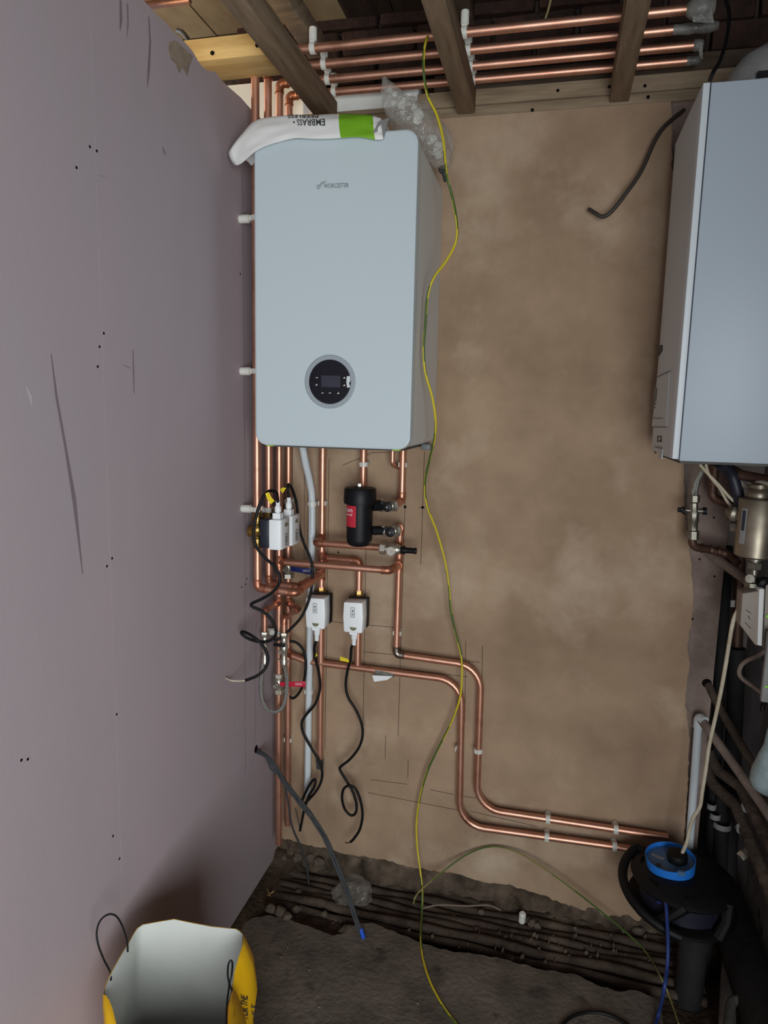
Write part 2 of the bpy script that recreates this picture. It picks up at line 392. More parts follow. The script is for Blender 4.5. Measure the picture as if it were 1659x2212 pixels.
for a, b in [((632, 966), (631, 1140)), ((627, 1425), (626, 1640)), ((658, 1000), (657, 1240)), ((711, 990), (702, 1620)), ((793, 1010), (784, 1600)), ((875, 1080), (860, 1590)), ((917, 975), (909, 1220)), ((1042, 1395), (1041, 1480)), ((1006, 1385), (1004, 1560)),
             ((740, 1005), (800, 980)), ((800, 978), (850, 977)), ((840, 1100), (858, 1100)), ((905, 1096), (918, 1097)), ((705, 1340), (742, 1346)), ((795, 1350), (860, 1356)), ((785, 1408), (850, 1414)), ((870, 1446), (1010, 1462)), ((1010, 1428), (1036, 1431)), ((800, 1684), (880, 1694)), ((930, 1706), (980, 1716)), ((795, 1712), (990, 1750)), ((1000, 1720), (1036, 1725)), ((1060, 1740), (1160, 1758)), ((1015, 1752), (1160, 1785)), ((833, 1588), (832, 1640)), ((882, 1640), (881, 1680))]: wb_line(a, b)
for x, y in [(875, 1095), (913, 1096)]:
    p = P(x, y, y=0); hl.cyl(p + Y * .001, p - Y * .0006, .0045, 12)
for x, y in [(731, 1193), (795, 1158), (1496, 1337), (1511, 1208), (1542, 1118), (1543, 1245)]:
    p = P(x, y, y=0 if x < 1450 else .012); hl.cyl(p + Y * .001, p - Y * .0006, .0028, 10)
pl.build('pencil_lines', 'pencil', wb)['kind'] = 'stuff'
hl.build('drill_holes', 'hole', wb)['kind'] = 'stuff'
# lighter bare strip between skim and pier at the top, and a hole for a buried pipe
hp = P(1527, 1476, y=.0115); MB().cyl(hp, hp + Y * .0004, .013, 18).build('pipe_hole', 'hole', wb)
# ragged masonry foot under the skim
ft = MB(); nx, nz = 110, 10; vs = []
for j in range(nz + 1):
    for i in range(nx + 1):
        x = WL - .02 + (1.36 - WL) * i / nx; t = j / nz; z = .075 - .06 * (x / 1.2) - t * .17
        yy = .010 - t * .05 - .034 * abs(noise.noise(Vector((x * 16, z * 26, 3)))) * (1 if j else 0) + .01 * noise.noise(Vector((x * 50, z * 50, 9)))
        vs.append((x, yy if j else .011, z))
ft.add(vs, [(j * (nx + 1) + i, j * (nx + 1) + i + 1, (j + 1) * (nx + 1) + i + 1, (j + 1) * (nx + 1) + i) for j in range(nz) for i in range(nx)], 0, False)
ft.build('masonry_foot', 'foot', wb)
# upper brickwork behind the pipes (each brick its own piece)
MB().box((-.35, .145, 2.3), (1.5, .2, 2.7)).build('mortar_bed', 'mortar', wb)
bpool = []
for k in range(4):
    w = .215; b = MB(); vs = []
    bm = bmesh.new(); bmesh.ops.create_cube(bm, size=1)
    for v in bm.verts: v.co = Vector((v.co.x * w, v.co.y * .05, v.co.z * .065)) + Vector((random.uniform(-.004, .004), random.uniform(-.004, .004), random.uniform(-.003, .003)))
    bmesh.ops.bevel(bm, geom=list(bm.edges), offset=.005, segments=1, affect='EDGES')
    me = bpy.data.meshes.new('brick'); bm.to_mesh(me); bm.free(); me.materials.append(MATS['brick']); bpool.append(me)
for row in range(4):
    for i in range(8):
        x = -.28 + i * .226 + (row % 2) * .113
        o = bpy.data.objects.new('brick', random.choice(bpool)); COL.objects.link(o); o.parent = wb
        o.location = (x, .138 + random.uniform(-.006, .004), 2.42 + row * .076); o.rotation_euler = (random.uniform(-.03, .03), random.uniform(-.01, .01), random.uniform(-.03, .03))
# recess and right wall
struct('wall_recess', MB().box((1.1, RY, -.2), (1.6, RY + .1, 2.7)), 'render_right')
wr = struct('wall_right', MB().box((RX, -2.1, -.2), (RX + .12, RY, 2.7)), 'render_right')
rs = MB()
for x, y in [(1648, 1515), (1644, 1528), (1652, 1526), (1649, 1420), (1640, 1975), (1646, 2010)]:
    p = P(x, y, x=RX); rs.obox(p, Y, Z, X, .004, .012, .0006)
rs.build('wall_chips', 'hole', wr)['kind'] = 'stuff'

# timber under the deck: wall plate, rail, white trim strip
struct('trim_1', MB().box((.32, -.004, 2.326), (1.22, .05, 2.366)).box((-.02, -.003, 2.326), (.3195, .05, 2.338)), 'timber_x', bevel=.0015)
struct('trim_2', MB().box((-.02, .0, 2.300), (1.22, .05, 2.325)), 'timber_x', bevel=.0015)
struct('trim_3', MB().box((.36, .024, 2.3665), (1.36, .09, 2.420)), 'timber_dark', bevel=.001)
struct('trim_4', MB().box((-.02, .012, 2.3385), (.3185, .09, 2.400)), 'daylit_white_paint', bevel=.001)
sp = MB()
for x, y in [(988, 230), (1205, 196), (1150, 238), (1393, 186), (1400, 210), (1316, 188)]:
    p = P(x, y, y=-.003); sp.cyl(p, p - Y * .0022, .0042, 8)
sp.build('screw_heads', 'hole', bpy.data.objects['trim_1'])['kind'] = 'stuff'
# ceiling deck above the joists: boards as pieces
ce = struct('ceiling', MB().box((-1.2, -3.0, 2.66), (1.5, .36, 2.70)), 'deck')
MB().box((-.36, .055, 2.2), (-.03, .10, 2.46)).build('daylit_patch', 'daylit_white_paint', wb)  # white patch stands in for next-room daylight on the wall behind the risers
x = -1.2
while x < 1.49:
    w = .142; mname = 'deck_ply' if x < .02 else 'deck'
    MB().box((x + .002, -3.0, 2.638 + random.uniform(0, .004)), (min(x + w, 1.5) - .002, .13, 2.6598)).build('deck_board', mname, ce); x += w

# floor: earth bed with the slab lying beside the trench
eb = MB(); nx, ny = 90, 60; vs = []
for j in range(ny + 1):
    for i in range(nx + 1):
        x = WL - .02 + (RX + .05 - WL) * i / nx; y = -1.0 + (RY + 1.0) * j / ny
        z = -.058 + .020 * noise.noise(Vector((x * 9, y * 9, 1))) + .012 * noise.noise(Vector((x * 40, y * 40, 5)))
        if x < .06: z += (.06 - x) * .45
        if y > -.05: z += .03
        if x < .42 and -.32 < y < -.175: z = max(z, -.034 + .010 * noise.noise(Vector((x * 45, y * 45, 8))))
        vs.append((x, y, z))
eb.add(vs, [(j * (nx + 1) + i, j * (nx + 1) + i + 1, (j + 1) * (nx + 1) + i + 1, (j + 1) * (nx + 1) + i) for j in range(ny) for i in range(nx)], 0, True)
fl_ = struct('floor', eb, 'earth', sharp=180)
edge = [(480, 2013), (520, 1998), (543, 1984), (575, 1977), (603, 1982), (629, 1989), (674, 2004), (719, 2020), (738, 2019), (756, 2004), (778, 1995), (801, 1993), (842, 2008), (875, 2022), (917, 2038), (962, 2053), (1003, 2058), (1060, 2066), (1100, 2075), (1171, 2095), (1245, 2105), (1289, 2129), (1336, 2140), (1373, 2138), (1413, 2156), (1428, 2176), (1432, 2205)]
pts = []
for i in range(len(edge) - 1):
    a = P(*edge[i], z=0); b = P(*edge[i + 1], z=0); n = max(2, int((b - a).length / .012))
    for k in range(n):
        p = a.lerp(b, k / n); q = noise.noise(p * 45) * .007; pts.append(p + Y * q)
pts.append(P(*edge[-1], z=0)); e1 = pts[-1]
poly = [Vector((WL + .001, -2.9, 0)), Vector((WL + .001, pts[0].y - .05, 0))] + pts + [Vector((e1.x - .02, -.62, 0)), Vector((e1.x + .04, -1.2, 0)), Vector((RX, -1.3, 0)), Vector((RX, -2.9, 0))]
sb = MB(); n = len(poly)
top = [Vector((p.x, p.y, 0)) for p in poly]; mid = [Vector((p.x, p.y + (.004 if 1 < i < n - 4 else 0), -.008)) for i, p in enumerate(poly)]
low = [Vector((p.x, p.y + (.012 + .01 * noise.noise(p * 30) if 1 < i < n - 4 else 0), -.12)) for i, p in enumerate(poly)]
sb.add(top + mid + low, [tuple(range(n))] + [(r * n + i, r * n + n + i, r * n + n + (i + 1) % n, r * n + (i + 1) % n) for r in (0, 1) for i in range(n)], 0, False)
sb.build('concrete_slab', 'concrete', fl_, sharp=30)

# ================================================================== TIMBERS
def timber(name, label, x0, x1, y0, y1, z0, z1, m='timber', skew=0):
    mb = MB(); mb.add([(x0, y0, z0), (x1, y0, z0), (x1 + skew, y1, z0), (x0 + skew, y1, z0), (x0, y0, z1), (x1, y0, z1), (x1 + skew, y1, z1), (x0 + skew, y1, z1)],
                      [(0, 3, 2, 1), (4, 5, 6, 7), (0, 1, 5, 4), (1, 2, 6, 5), (2, 3, 7, 6), (3, 0, 4, 7)], 0, False)
    return solo(name, mb, m, label, 'timber', 'ceiling timbers', bevel=.0015)
timber('ceiling_joist', 'brown timber joist above the white cement bag and new boiler', .034, .081, -1.9, -.005, 2.305, 2.362, skew=.008)
timber('ceiling_joist', 'brown timber joist over bare plaster beside the yellow green cable', .425, .472, -1.9, -.005, 2.305, 2.362, skew=.008)
timber('ceiling_joist', 'brown timber joist nearest the taped pipe ends and old boiler', .812, .859, -1.9, -.005, 2.305, 2.362, skew=.016)
timber('timber_batten', 'pale timber batten above the clips beside the first joist', .036, .083, -1.6, -.12, 2.425, 2.475, 'timber_x', skew=.008)
timber('timber_batten', 'dark reddish batten above the pipe clips behind middle joist', .455, .49, -1.6, -.2, 2.425, 2.475, 'timber_dark', skew=.004)
ng = root('timber_noggin', (-.04, -.36, 2.31), 'short yellow timber noggin with two screws over the pink wall', 'timber', 'ceiling timbers')
MB().box((-.22, -.372, 2.322), (.0335, -.268, 2.372)).build('noggin_block', 'timber_fresh', ng, bevel=.002)
for x, y in [(459, 115), (556, 98)]:
    p = P(x, y, y=-.372); MB().cyl(p + Y * .001, p - Y * .002, .005, 10).build('screw', 'hole', ng)
tb = solo('timber_header', MB().box((-.34, -1.9, 2.335), (-.30, -.40, 2.60)), 'timber_fresh', 'yellow lit upright header timber behind the pink wall top', 'timber', 'ceiling timbers', bevel=.002)
hc = spline([P(384, 66, x=-.298), P(394, 70, x=-.27), P(404, 82, x=-.24), P(412, 98, x=-.22)], 8)
solo('flexible_conduit', MB().tube(hc, .006, 10), 'grey_cable', 'short grey cable poking from a hole in the yellow header', 'cable')
tpipe = MB().tube([(-.55, -.437, 2.42), (-.128, -.437, 2.42)], .0085, 14)
solo('copper_pipe', tpipe, 'copper', 'bright short copper pipe end above the yellow noggin', 'pipe', 'copper pipes')

# ================================================================== COPPER PIPES
RP = .0104
def collar(mb, a, d, L=.011, r=RP * 1.15, mi=0):
    a = Vector(a); d = Vector(d).normalized(); mb.lathe(a - d * L, d, [(0, RP), (.001, r), (2 * L - .001, r), (2 * L, RP)], 14, mi)
def elbow(parent, p, d1, d2, r=RP, name='elbow', m='copper_fit'):
    p = Vector(p); d1 = Vector(d1).normalized(); d2 = Vector(d2).normalized(); L = r * 2.3
    path = fillet([p + d1 * L, p, p + d2 * L], r * 1.35, 6)
    mb = MB().tube(path, r * 1.16, 14)
    for d in (d1, d2): mb.lathe(p + d * (L - .002), d, [(0, r * 1.16), (.001, r * 1.24), (.003, r * 1.24), (.004, r)], 14)
    return mb.build(name, m, parent)
def tee(parent, p, main, br, r=RP):
    p = Vector(p); main = Vector(main).normalized(); br = Vector(br).normalized(); L = r * 2.0
    mb = MB().lathe(p - main * L, main, [(0, r * 1.22), (.003, r * 1.22), (.004, r * 1.15), (2 * L - .004, r * 1.15), (2 * L - .003, r * 1.22), (2 * L, r * 1.22)], 14)
    mb.lathe(p, br, [(0, r * 1.15), (L - .003, r * 1.15), (L - .002, r * 1.22), (L, r * 1.22)], 14)
    return mb.build('tee', 'copper_fit', parent)
def pipe(label, pts, rad=.014, r=RP, m='copper', name='copper_pipe', group='copper pipes', cat='pipe'):
    return solo(name, MB().tube(fillet(pts, rad), r, 16), m, label, cat, group)
PX = -.045; PYS = [-.265, -.185, -.105, -.03]; ZT = 2.378
def zof(px, py, y): return P(px, py, y=y).z
# risers 1..4 turning into the four ceiling runs
ends = [1490, 1462, 1498, 1490]
names = ['nearest the camera, taped at its end', 'second from the camera', 'third from the camera', 'closest to the back wall']
# riser 1
y1 = PYS[0]; zb1 = P(575, 1272, y=y1).z; xr = P(640, 1280, y=y1).x
tk = P(697, 1240, y=-.034)
yA = -.034
p1 = pipe('tall copper riser nearest the camera beside the pink wall, turning under the old valve', [(1.006, y1, ZT), (PX, y1, ZT), (PX, y1, zb1), (xr, y1, zb1 - .004), (P(697, 1240, y=yA).x, yA, P(697, 1240, y=yA).z)], .016)
elbow(p1, (PX, y1, ZT), X, -Z); elbow(p1, (PX, y1, zb1), Z, X)
elbow(p1, (xr, y1, zb1 - .004), -X, Vector((.02, .23, .005)))
mbc = MB(); collar(mbc, (PX + .055, y1, zb1 - .002), X, .012); mbc.build('collar', 'copper_fit', p1)
y2 = PYS[1]; zb2 = P(597, 1262, y=y2).z; xr2 = P(646, 1266, y=y2).x
p2 = pipe('tall copper riser second from the camera beside the pink wall', [(1.006, y2, ZT), (PX, y2, ZT), (PX, y2, zb2), (xr2, y2, zb2 - .002), (xr2 + .004, -.07, zb2)], .016)
elbow(p2, (PX, y2, ZT), X, -Z); elbow(p2, (PX, y2, zb2), Z, X); elbow(p2, (xr2, y2, zb2 - .002), -X, Y)
y3 = PYS[2]; zr = P(597, 1462, y=y3).z
p3 = pipe('tall copper riser running down to the red handled valve', [(1.006, y3, ZT), (PX, y3, ZT), (PX - .002, y3, .12)], .016)
elbow(p3, (PX, y3, ZT), X, -Z)
y4 = PYS[3]; x4 = -.046
p4 = pipe('tall copper riser closest to the back wall, through the blue valve', [(1.006, y4, ZT), (x4, y4, ZT), (x4, y4, .14)], .016)
elbow(p4, (x4, y4, ZT), X, -Z)
for pp, y in ((p3, y3),):
    pass
# pipe 5 (behind the two cable valves)
x5 = P(697, 1000, y=-.034).x; y5 = -.034
p5 = pipe('copper pipe from boiler through the valve beside the white waste pipe', [(x5, y5, 1.42), (x5, y5, P(692, 1640, y=y5).z)], .01)
zt1 = P(697, 1166, y=y5).z; tee(p5, (x5, y5, zt1), Z, -Y)
zt2 = P(697, 1238, y=y5).z; tee(p5, (x5, y5, zt2), Z, -Y)
zt3 = P(697, 1205, y=y5).z; tee(p5, (x5, y5, zt3), Z, X)
MB().lathe((x5, y5, P(692, 1640, y=y5).z - .03), Z, [(0, .0115), (.03, .0125)], 12).build('grey_sleeve', 'grey_cable', p5)
# horizontal to drain valve (in front of pipe 5)
yh = -.085; zh = P(700, 1174, y=yh).z; xd = P(824, 1186, y=yh).x
xe = P(684, 1172, y=yh).x
ph = pipe('short copper pipe running across to the small drain valve', [(x5, y5 - .012, zt1), (x5 - .002, yh, zh), (xd + .01, yh, zh)], .013)
elbow(ph, (x5 - .002, yh, zh), Y, X)
# link pipe 5 -> pipe above V4
x6 = P(776, 1240, y=y5).x; zl = P(740, 1207, y=y5).z
pk = pipe('copper pipe dropping into the second cabled valve, from the branch', [(x5 + .012, y5, zt3), (x6, y5, zt3 - .001), (x6, y5, P(772, 1436, y=y5).z)], .014)
elbow(pk, (x6, y5, zt3 - .001), -X, -Z)
# pipe from pipe 3 tee across to the far right riser
yk = -.105; zk = P(612, 1214, y=yk).z; x7 = P(865, 1200, y=y5).x
zk2 = P(864, 1219, y=y5).z
tee(p3, (PX - .001, yk, zk), Z, X)
xk = P(842, 1229, y=yk).x
pq = pipe('long copper pipe crossing below the black filter to the farther riser', [(PX + .012, yk, zk), (xk, yk, zk - .001), (x7, y5 - .012, zk2)], .014)
elbow(pq, (xk, yk, zk - .001), -X, Vector((x7, y5, zk2)) - Vector((xk, yk, zk)))
# pipe from boiler to the filter top
xf = P(783, 1010, y=-.06).x
pipe('copper pipe dropping from the boiler behind the black filter', [(xf, -.05, 1.42), (xf, -.05, 1.12)], .01)
xg = P(870, 1000, y=y5).x
zg = P(868, 1082, y=y5).z; vA = P(842, 1092, y=-.10)
pg = pipe('copper pipe from boiler down to the upper filter valve', [(xg, y5, 1.42), (xg, y5, zg), (vA.x + .008, vA.y, vA.z)], .013)
elbow(pg, (xg, y5, zg), Z, vA - Vector((xg, y5, zg)))
vB = P(848, 1146, y=-.10); xl = P(864, 1160, y=y5).x; zB = P(864, 1138, y=y5).z
xS = P(858, 1400, y=y5).x
# lower riser + S-bend A
def S(px, py): return P(px, py, y=y5)
cA = [(vB.x + .01, vB.y, vB.z), (xl, y5, zB), (xl - .002, y5, S(858, 1414).z), (S(1040, 1436).x, y5, S(1040, 1440).z), (S(1029, 1748).x, y5, S(1029, 1746).z), (1.12, y5, S(1440, 1808).z)]
pa = pipe('copper pipe with the upper swan bend, from filter down to the reel', cA, [0, .014, .014, .075, .075, 0])
elbow(pa, cA[1], Vector(cA[0]) - Vector(cA[1]), -Z); elbow(pa, cA[2], Z, X, m='solder'); tee(pa, (xl, y5, zk2), Z, -Y)
zd = P(864, 1184, y=y5).z; tee(pa, (xl, y5, zd), Z, -Y)
# S-bend B from riser 4 tee
zj = P(630, 1412, y=y4).z; tee(p4, (x4, y4, zj), Z, Vector((1, -.35, -.35)))
cB = [(x4 + .012, y4 - .004, zj - .004), S(664, 1428), S(948, 1464), None, None, None]
b1 = S(998, 1471); b2 = S(992, 1782)
cB = [(x4 + .012, y4 - .004, zj - .004), S(664, 1429), (b1.x, y5, b1.z), (b2.x, y5, b2.z), (1.10, y5, S(1400, 1838).z)]
pb = pipe('copper pipe with the lower swan bend, running beside the white tape', cB, [0, .03, .075, .075, 0], .0104)
a = S(812, 1449); b = S(851, 1455); MB().tube([a, b], .0114, 12).build('tape_wrap', 'duct_tape', pb)
tpf = [S(806, 1456), S(850, 1458), S(838, 1466), S(810, 1470)]
MB().prism([p - Y * .011 for p in tpf], (0, .0006, 0)).build('tape_flag', 'white_plastic', pb)
# 15 mm gas stub
xs = P(848, 985, y=-.06).x
ps = pipe('thin copper stub bending into a dark hole under the boiler', [(xs, -.06, 1.42), (xs, -.06, P(848, 1004, y=-.06).z), (P(862, 1010, y=.0).x, .002, P(862, 1010, y=0).z)], .014, .0068)
# small copper branches to the filling loop
def small(label, pts, par=None):
    return pipe(label, pts, .012, .0078)
za = P(594, 1300, y=y3).z; fa = P(572, 1320, y=-.165); fb = P(572, 1366, y=-.165)
sA = small('thin copper branch to the loop valve nearest the pink wall', [(PX - .002, y3, za), (fa.x, -.165, fa.z), (fb.x, -.165, fb.z)])
elbow(sA, fa, Vector((PX, y3, za)) - fa, -Z, .0078); tee(p3, (PX - .001, y3, za), Z, Vector((fa.x, -.165, fa.z)) - Vector((PX, y3, za)))
zc = P(624, 1302, y=y4).z; g0 = P(646, 1315, y=-.075); g1 = P(614, 1336, y=-.14); g2 = P(614, 1368, y=-.14)
sB = small('thin copper branch with a kink to the loop valve with black handle', [(x4, y4, zc), g0, g1, g2])
elbow(sB, g0, Vector((x4, y4, zc)) - g0, g1 - g0, .0078); elbow(sB, g1, g0 - g1, -Z, .0078); tee(p4, (x4, y4, zc), Z, g0 - Vector((x4, y4, zc)))

# tape on the ceiling pipe ends
for i, (y, px, py, L, ww, lab) in enumerate([(PYS[0], 1505, 20, .036, .0215, 'grey tape bundle on the end of the pipe nearest camera'), (PYS[1], 1490, 62, .06, .012, 'dull grey tape on the end of the second ceiling pipe'), (PYS[2], 1507, 83, .014, .013, 'small grey tape cap on the third ceiling pipe end'), (PYS[3], 1496, 112, .02, .0112, 'thin grey tape cap on the ceiling pipe beside the wall')]):
    c = P(px, py, y=y); c.z = ZT; x0 = c.x - L * .6; mb = MB()
    n = 7; path = [Vector((x0 + (L * 1.6) * k / (n - 1), y, ZT)) for k in range(n)]
    mb.tube(path, [.0112] + [ww * random.uniform(.85, 1.1) for _ in range(n - 2)] + [ww * .7], 10)
    if i in (0, 2): mb.prism([(x0 + .01, y - .01, ZT - .006), (x0 + L * 1.4, y - .012, ZT - .01), (x0 + L * 1.6, y - .006, ZT - .035), (x0 + .015, y - .008, ZT - .03)], (0, .002, 0))
    solo('tape_wrap', mb, 'duct_tape', lab, 'tape')

# ================================================================== PIPE CLIPS (local: n = +X away from wall, pipe along Z, pipe centre at origin)
def clip_proto(h, rp=RP, spacer=True, barrel=.0085, gap=.6, arms=True):
    r = bpy.data.objects.new('pipe_clip', None); ORG[r.name] = Vector((0, 0, 0)); r.empty_display_size = .02
    COL.objects.link(r)
    mb = MB().arc((0, 0, 0), Z, X, rp + .0003, rp + .0030, .0065, gap, 2 * math.pi - gap, 20)
    mb.obox((-rp - .002, 0, 0), X, Y, Z, .003, .0085, .0065)
    mb.build('saddle', 'clip_plastic', r)
    s = MB().lathe((-h, 0, 0), X, [(0, barrel), (.002, barrel * 1.06), (max(h - rp - .008, .003), barrel * 1.06), (max(h - rp - .006, .004), barrel * .6), (h - rp - .002, barrel * .6)], 14)
    s.build('spacer', 'clip_plastic', r)
    return r
PR = {}
def clip(loc, n, ax, label, h=.034, rp=RP, gap=.6, group='white pipe clips', barrel=.0085):
    key = (round(h, 3), rp, gap, barrel)
    if key not in PR: PR[key] = clip_proto(h, rp, gap=gap, barrel=barrel); r = PR[key]
    else: r = copy_tree(PR[key])
    n = Vector(n).normalized(); ax = Vector(ax).normalized(); t = ax.cross(n)
    r.matrix_world = Matrix(((n.x, t.x, ax.x, loc[0]), (n.y, t.y, ax.y, loc[1]), (n.z, t.z, ax.z, loc[2]), (0, 0, 0, 1)))
    return tag(r, label, 'pipe clip', group)
hL = PX - WL
for py, lab in ((472, 'white barrel clip on pink wall beside the upper boiler half'), (802, 'white barrel clip on pink wall level with the boiler dial'), (1100, 'white barrel clip on pink wall beside the upper cabled valves')):
    clip((PX, PYS[0], P(553, py, y=PYS[0]).z), X, Z, lab, h=hL, barrel=.0105)
clip((PX, PYS[1], P(577, 1101, y=PYS[1]).z), X, Z, 'white clip on the second riser behind the black cable loop', h=hL, barrel=.0105)
clip((x4, y4, P(630, 1083, y=y4).z), -Y, Z, 'white clip on the riser closest to the back wall', h=.029)
clip((PX - .001, y3, P(600, 1366, y=y3).z), X, Z, 'white clip behind the two filling loop valves', h=hL, barrel=.0105)
clip((x5, y5, P(697, 1087, y=y5).z), -Y, Z, 'white open clip on the pipe beside white waste pipe', h=.033, gap=1.0)
clip((xf, -.05, P(784, 1003, y=-.05).z), -Y, Z, 'white clip on the pipe above the black filter', h=.049, gap=.05)
clip((xg, y5, P(870, 1004, y=y5).z), -Y, Z, 'white clip beside the thin copper stub', h=.033, gap=1.0)
clip((xl - .001, y5, P(857, 1367, y=y5).z), -Y, Z, 'white clip just above the soldered elbow', h=.033, gap=1.0)
clip((x4, y4, P(617, 1597, y=y4).z), -Y, Z, 'white clip low on the risers beside the grey cable', h=.029, gap=1.0)
clip((S(992, 1618).x, y5, S(992, 1618).z), -Y, Z, 'white open clip on the lower swan bend pipe', h=.033, gap=1.0)
clip((S(1033, 1621).x, y5, S(1033, 1621).z), -Y, Z, 'white closed clip on the upper swan bend pipe', h=.033, gap=.05)
def low(px, i): # height on the horizontal parts of the swan pipes
    c = (cA, cB)[i]; a = Vector(c[-2]); b = Vector(c[-1]); x = P(px, 1780, y=y5).x; t = (x - a.x) / (b.x - a.x); return a.lerp(b, t)
for px in (1183, 1331):
    for i in (0, 1):
        clip(low(px, i), -Y, X, ('white clip on the %s floor pipe %s' % (('upper', 'lower')[i], 'farther from the cable reel' if px == 1183 else 'beside the cable reel')), h=.033, gap=.05)
for px0, row in ((676, 'beside the first joist'), (1002, 'behind the middle joist')):
    for i, y in enumerate(PYS):
        p = P((676, 700, 708, 722)[i] if row.startswith('beside') else (1003, 1011, 1017, 1022)[i], (120, 150, 165, 188)[i] if row.startswith('beside') else (82, 112, 132, 158)[i], y=y)
        clip((p.x, y, ZT), -Z, X, 'white ceiling clip %s, on the pipe %s' % (row, ('nearest camera', 'second from camera', 'third from camera', 'closest to wall')[i]), h=.046, gap=.05, barrel=.0092)

# ================================================================== WHITE WASTE PIPE
yc = -.035
cp = [P(652, 966, y=-.10), P(660, 1000, y=-.075), P(670, 1045, y=-.045), P(674, 1085, y=yc), P(673, 1200, y=yc), P(669, 1400, y=yc), P(664, 1716, y=yc)]
cp[0].z = 1.405
wp = root('waste_pipe', cp[-1], 'white plastic condensate waste pipe under the boiler', 'pipe')
MB().tube(spline(cp, 8), .0108, 16).build('tube', 'conduit_white', wp)
MB().lathe(cp[0] - Z * .012, Z, [(0, .015), (.016, .016), (.018, .012)], 14).build('rubber_elbow', 'black_rubber', wp)
tx = MB()
for k in range(16):
    c = P(671 + (k % 2) * 1.2, 1074 + k * 5.2, y=yc - .0108); tx.obox(c, X, Z, Y, .0006, .0022, .0003)
tx.build('print_marks', 'ink_grey', wp)['kind'] = 'stuff'
clip((P(674, 1088, y=yc).x, yc, P(674, 1088, y=yc).z), -Y, Z, 'white closed clip holding the white waste pipe up high', h=.034, rp=.0108, gap=.05)
clip((P(667, 1494, y=yc).x, yc, P(667, 1494, y=yc).z), -Y, Z, 'white clip holding the white waste pipe by the red lever', h=.034, rp=.0108, gap=1.0)

# ================================================================== NEW BOILER
def rrect(x0, x1, z0, z1, r, y, n=7):
    out = []
    for cx, cz, a0 in ((x1 - r, z1 - r, 0), (x0 + r, z1 - r, 90), (x0 + r, z0 + r, 180), (x1 - r, z0 + r, 270)):
        for k in range(n + 1):
            a = math.radians(a0 + 90 * k / n); out.append(Vector((cx + r * math.cos(a), y, cz + r * math.sin(a))))
    return out
BD = -.377
nb = root('wall_mounted_boiler', (.2, -.18, 1.41), 'white wall hung boiler with round dark control dial', 'boiler')
rings = [(BD + .006, 0), (BD + .0018, .0008), (BD, .0045)]
mb = MB(); base = [rrect(0 + i_, .4 - i_, 1.41 + i_, 2.134 - i_, .03 - i_ * .5, y) for y, i_ in [(BD + .034, 0)] + rings]
n = len(base[0]); vs = [p for b in base for p in b]
mb.add(vs, [(k * n + i, k * n + (i + 1) % n, (k + 1) * n + (i + 1) % n, (k + 1) * n + i) for k in range(len(base) - 1) for i in range(n)], 0, True)
mb.add(base[-1], [tuple(range(n))], 0, False); mb.add(base[0], [tuple(range(n))[::-1]], 0, False)
fp = mb.build('front_panel', 'enamel', nb, sharp=35)
cs = MB().prism(rrect(.0025, .3975, 1.4125, 2.1315, .026, BD + .0345), (0, -BD - .0365, 0), 0, True); cs.build('case', 'enamel_side', nb, sharp=50)
MB().box((.03, -.335, 1.4045), (.37, -.02, 1.4125)).build('bottom_plate', 'grey_duct', nb)
for px in (585, 857):
    p = P(px, 968 if px < 700 else 974, y=BD + .03); MB().box((p.x - .009, BD + .022, 1.4065), (p.x + .009, BD + .05, 1.4118)).build('transit_clip', 'green_clip', nb)
bk = P(921, 962, y=-.06); MB().box((.372, -.075, 1.395), (.398, -.04, 1.4115)).build('bracket', 'ink_grey', nb, bevel=.002)
# dial
dc = P(713, 825, y=BD); dr = .0645
mb = MB().lathe(dc, -Y, [(0, dr), (.0022, dr), (.0034, dr - .002), (.0034, dr - .010), (.0022, dr - .0115)], 48)
dial = mb.build('control_dial', 'bezel', nb, sharp=30)
MB().lathe(dc - Y * .002, -Y, [(0, dr - .0115), (.0012, dr - .0115)], 48).build('dial_face', 'screen', dial)
def onf(px, py, d=.0036): return P(px, py, y=BD - d)
MB().prism([onf(694, 811), onf(735, 812), onf(735, 837), onf(694, 836)], (0, .0004, 0)).build('display_window', 'screen_glass', dial)
for x, y in [(685, 816), (684, 832), (744, 817), (744, 833), (697, 849), (713, 849), (731, 850)]:
    c = onf(x, y, .0032); b_ = MB().lathe(c, -Y, [(0, .0065), (.0008, .0060)], 14, 0)
    b_.obox(c - Y * .0011, X, Z, Y, .0026, .0007, .0002, 1)
    if x in (744, 731, 684): b_.obox(c - Y * .0011 + Z * .0014, X + Z, Z - X, Y, .0018, .0006, .0002, 1)
    b_.build('button', ['black_plastic', 'ink_white'], dial)
MB().prism([onf(749, 813, .0042), onf(756, 812, .0042), onf(757, 822, .005), onf(754, 828, .006), onf(757, 836, .005), onf(750, 838, .0042), onf(748, 826, .0042)], (0, .0003, 0)).build('peeling_film', 'conduit_white', dial)
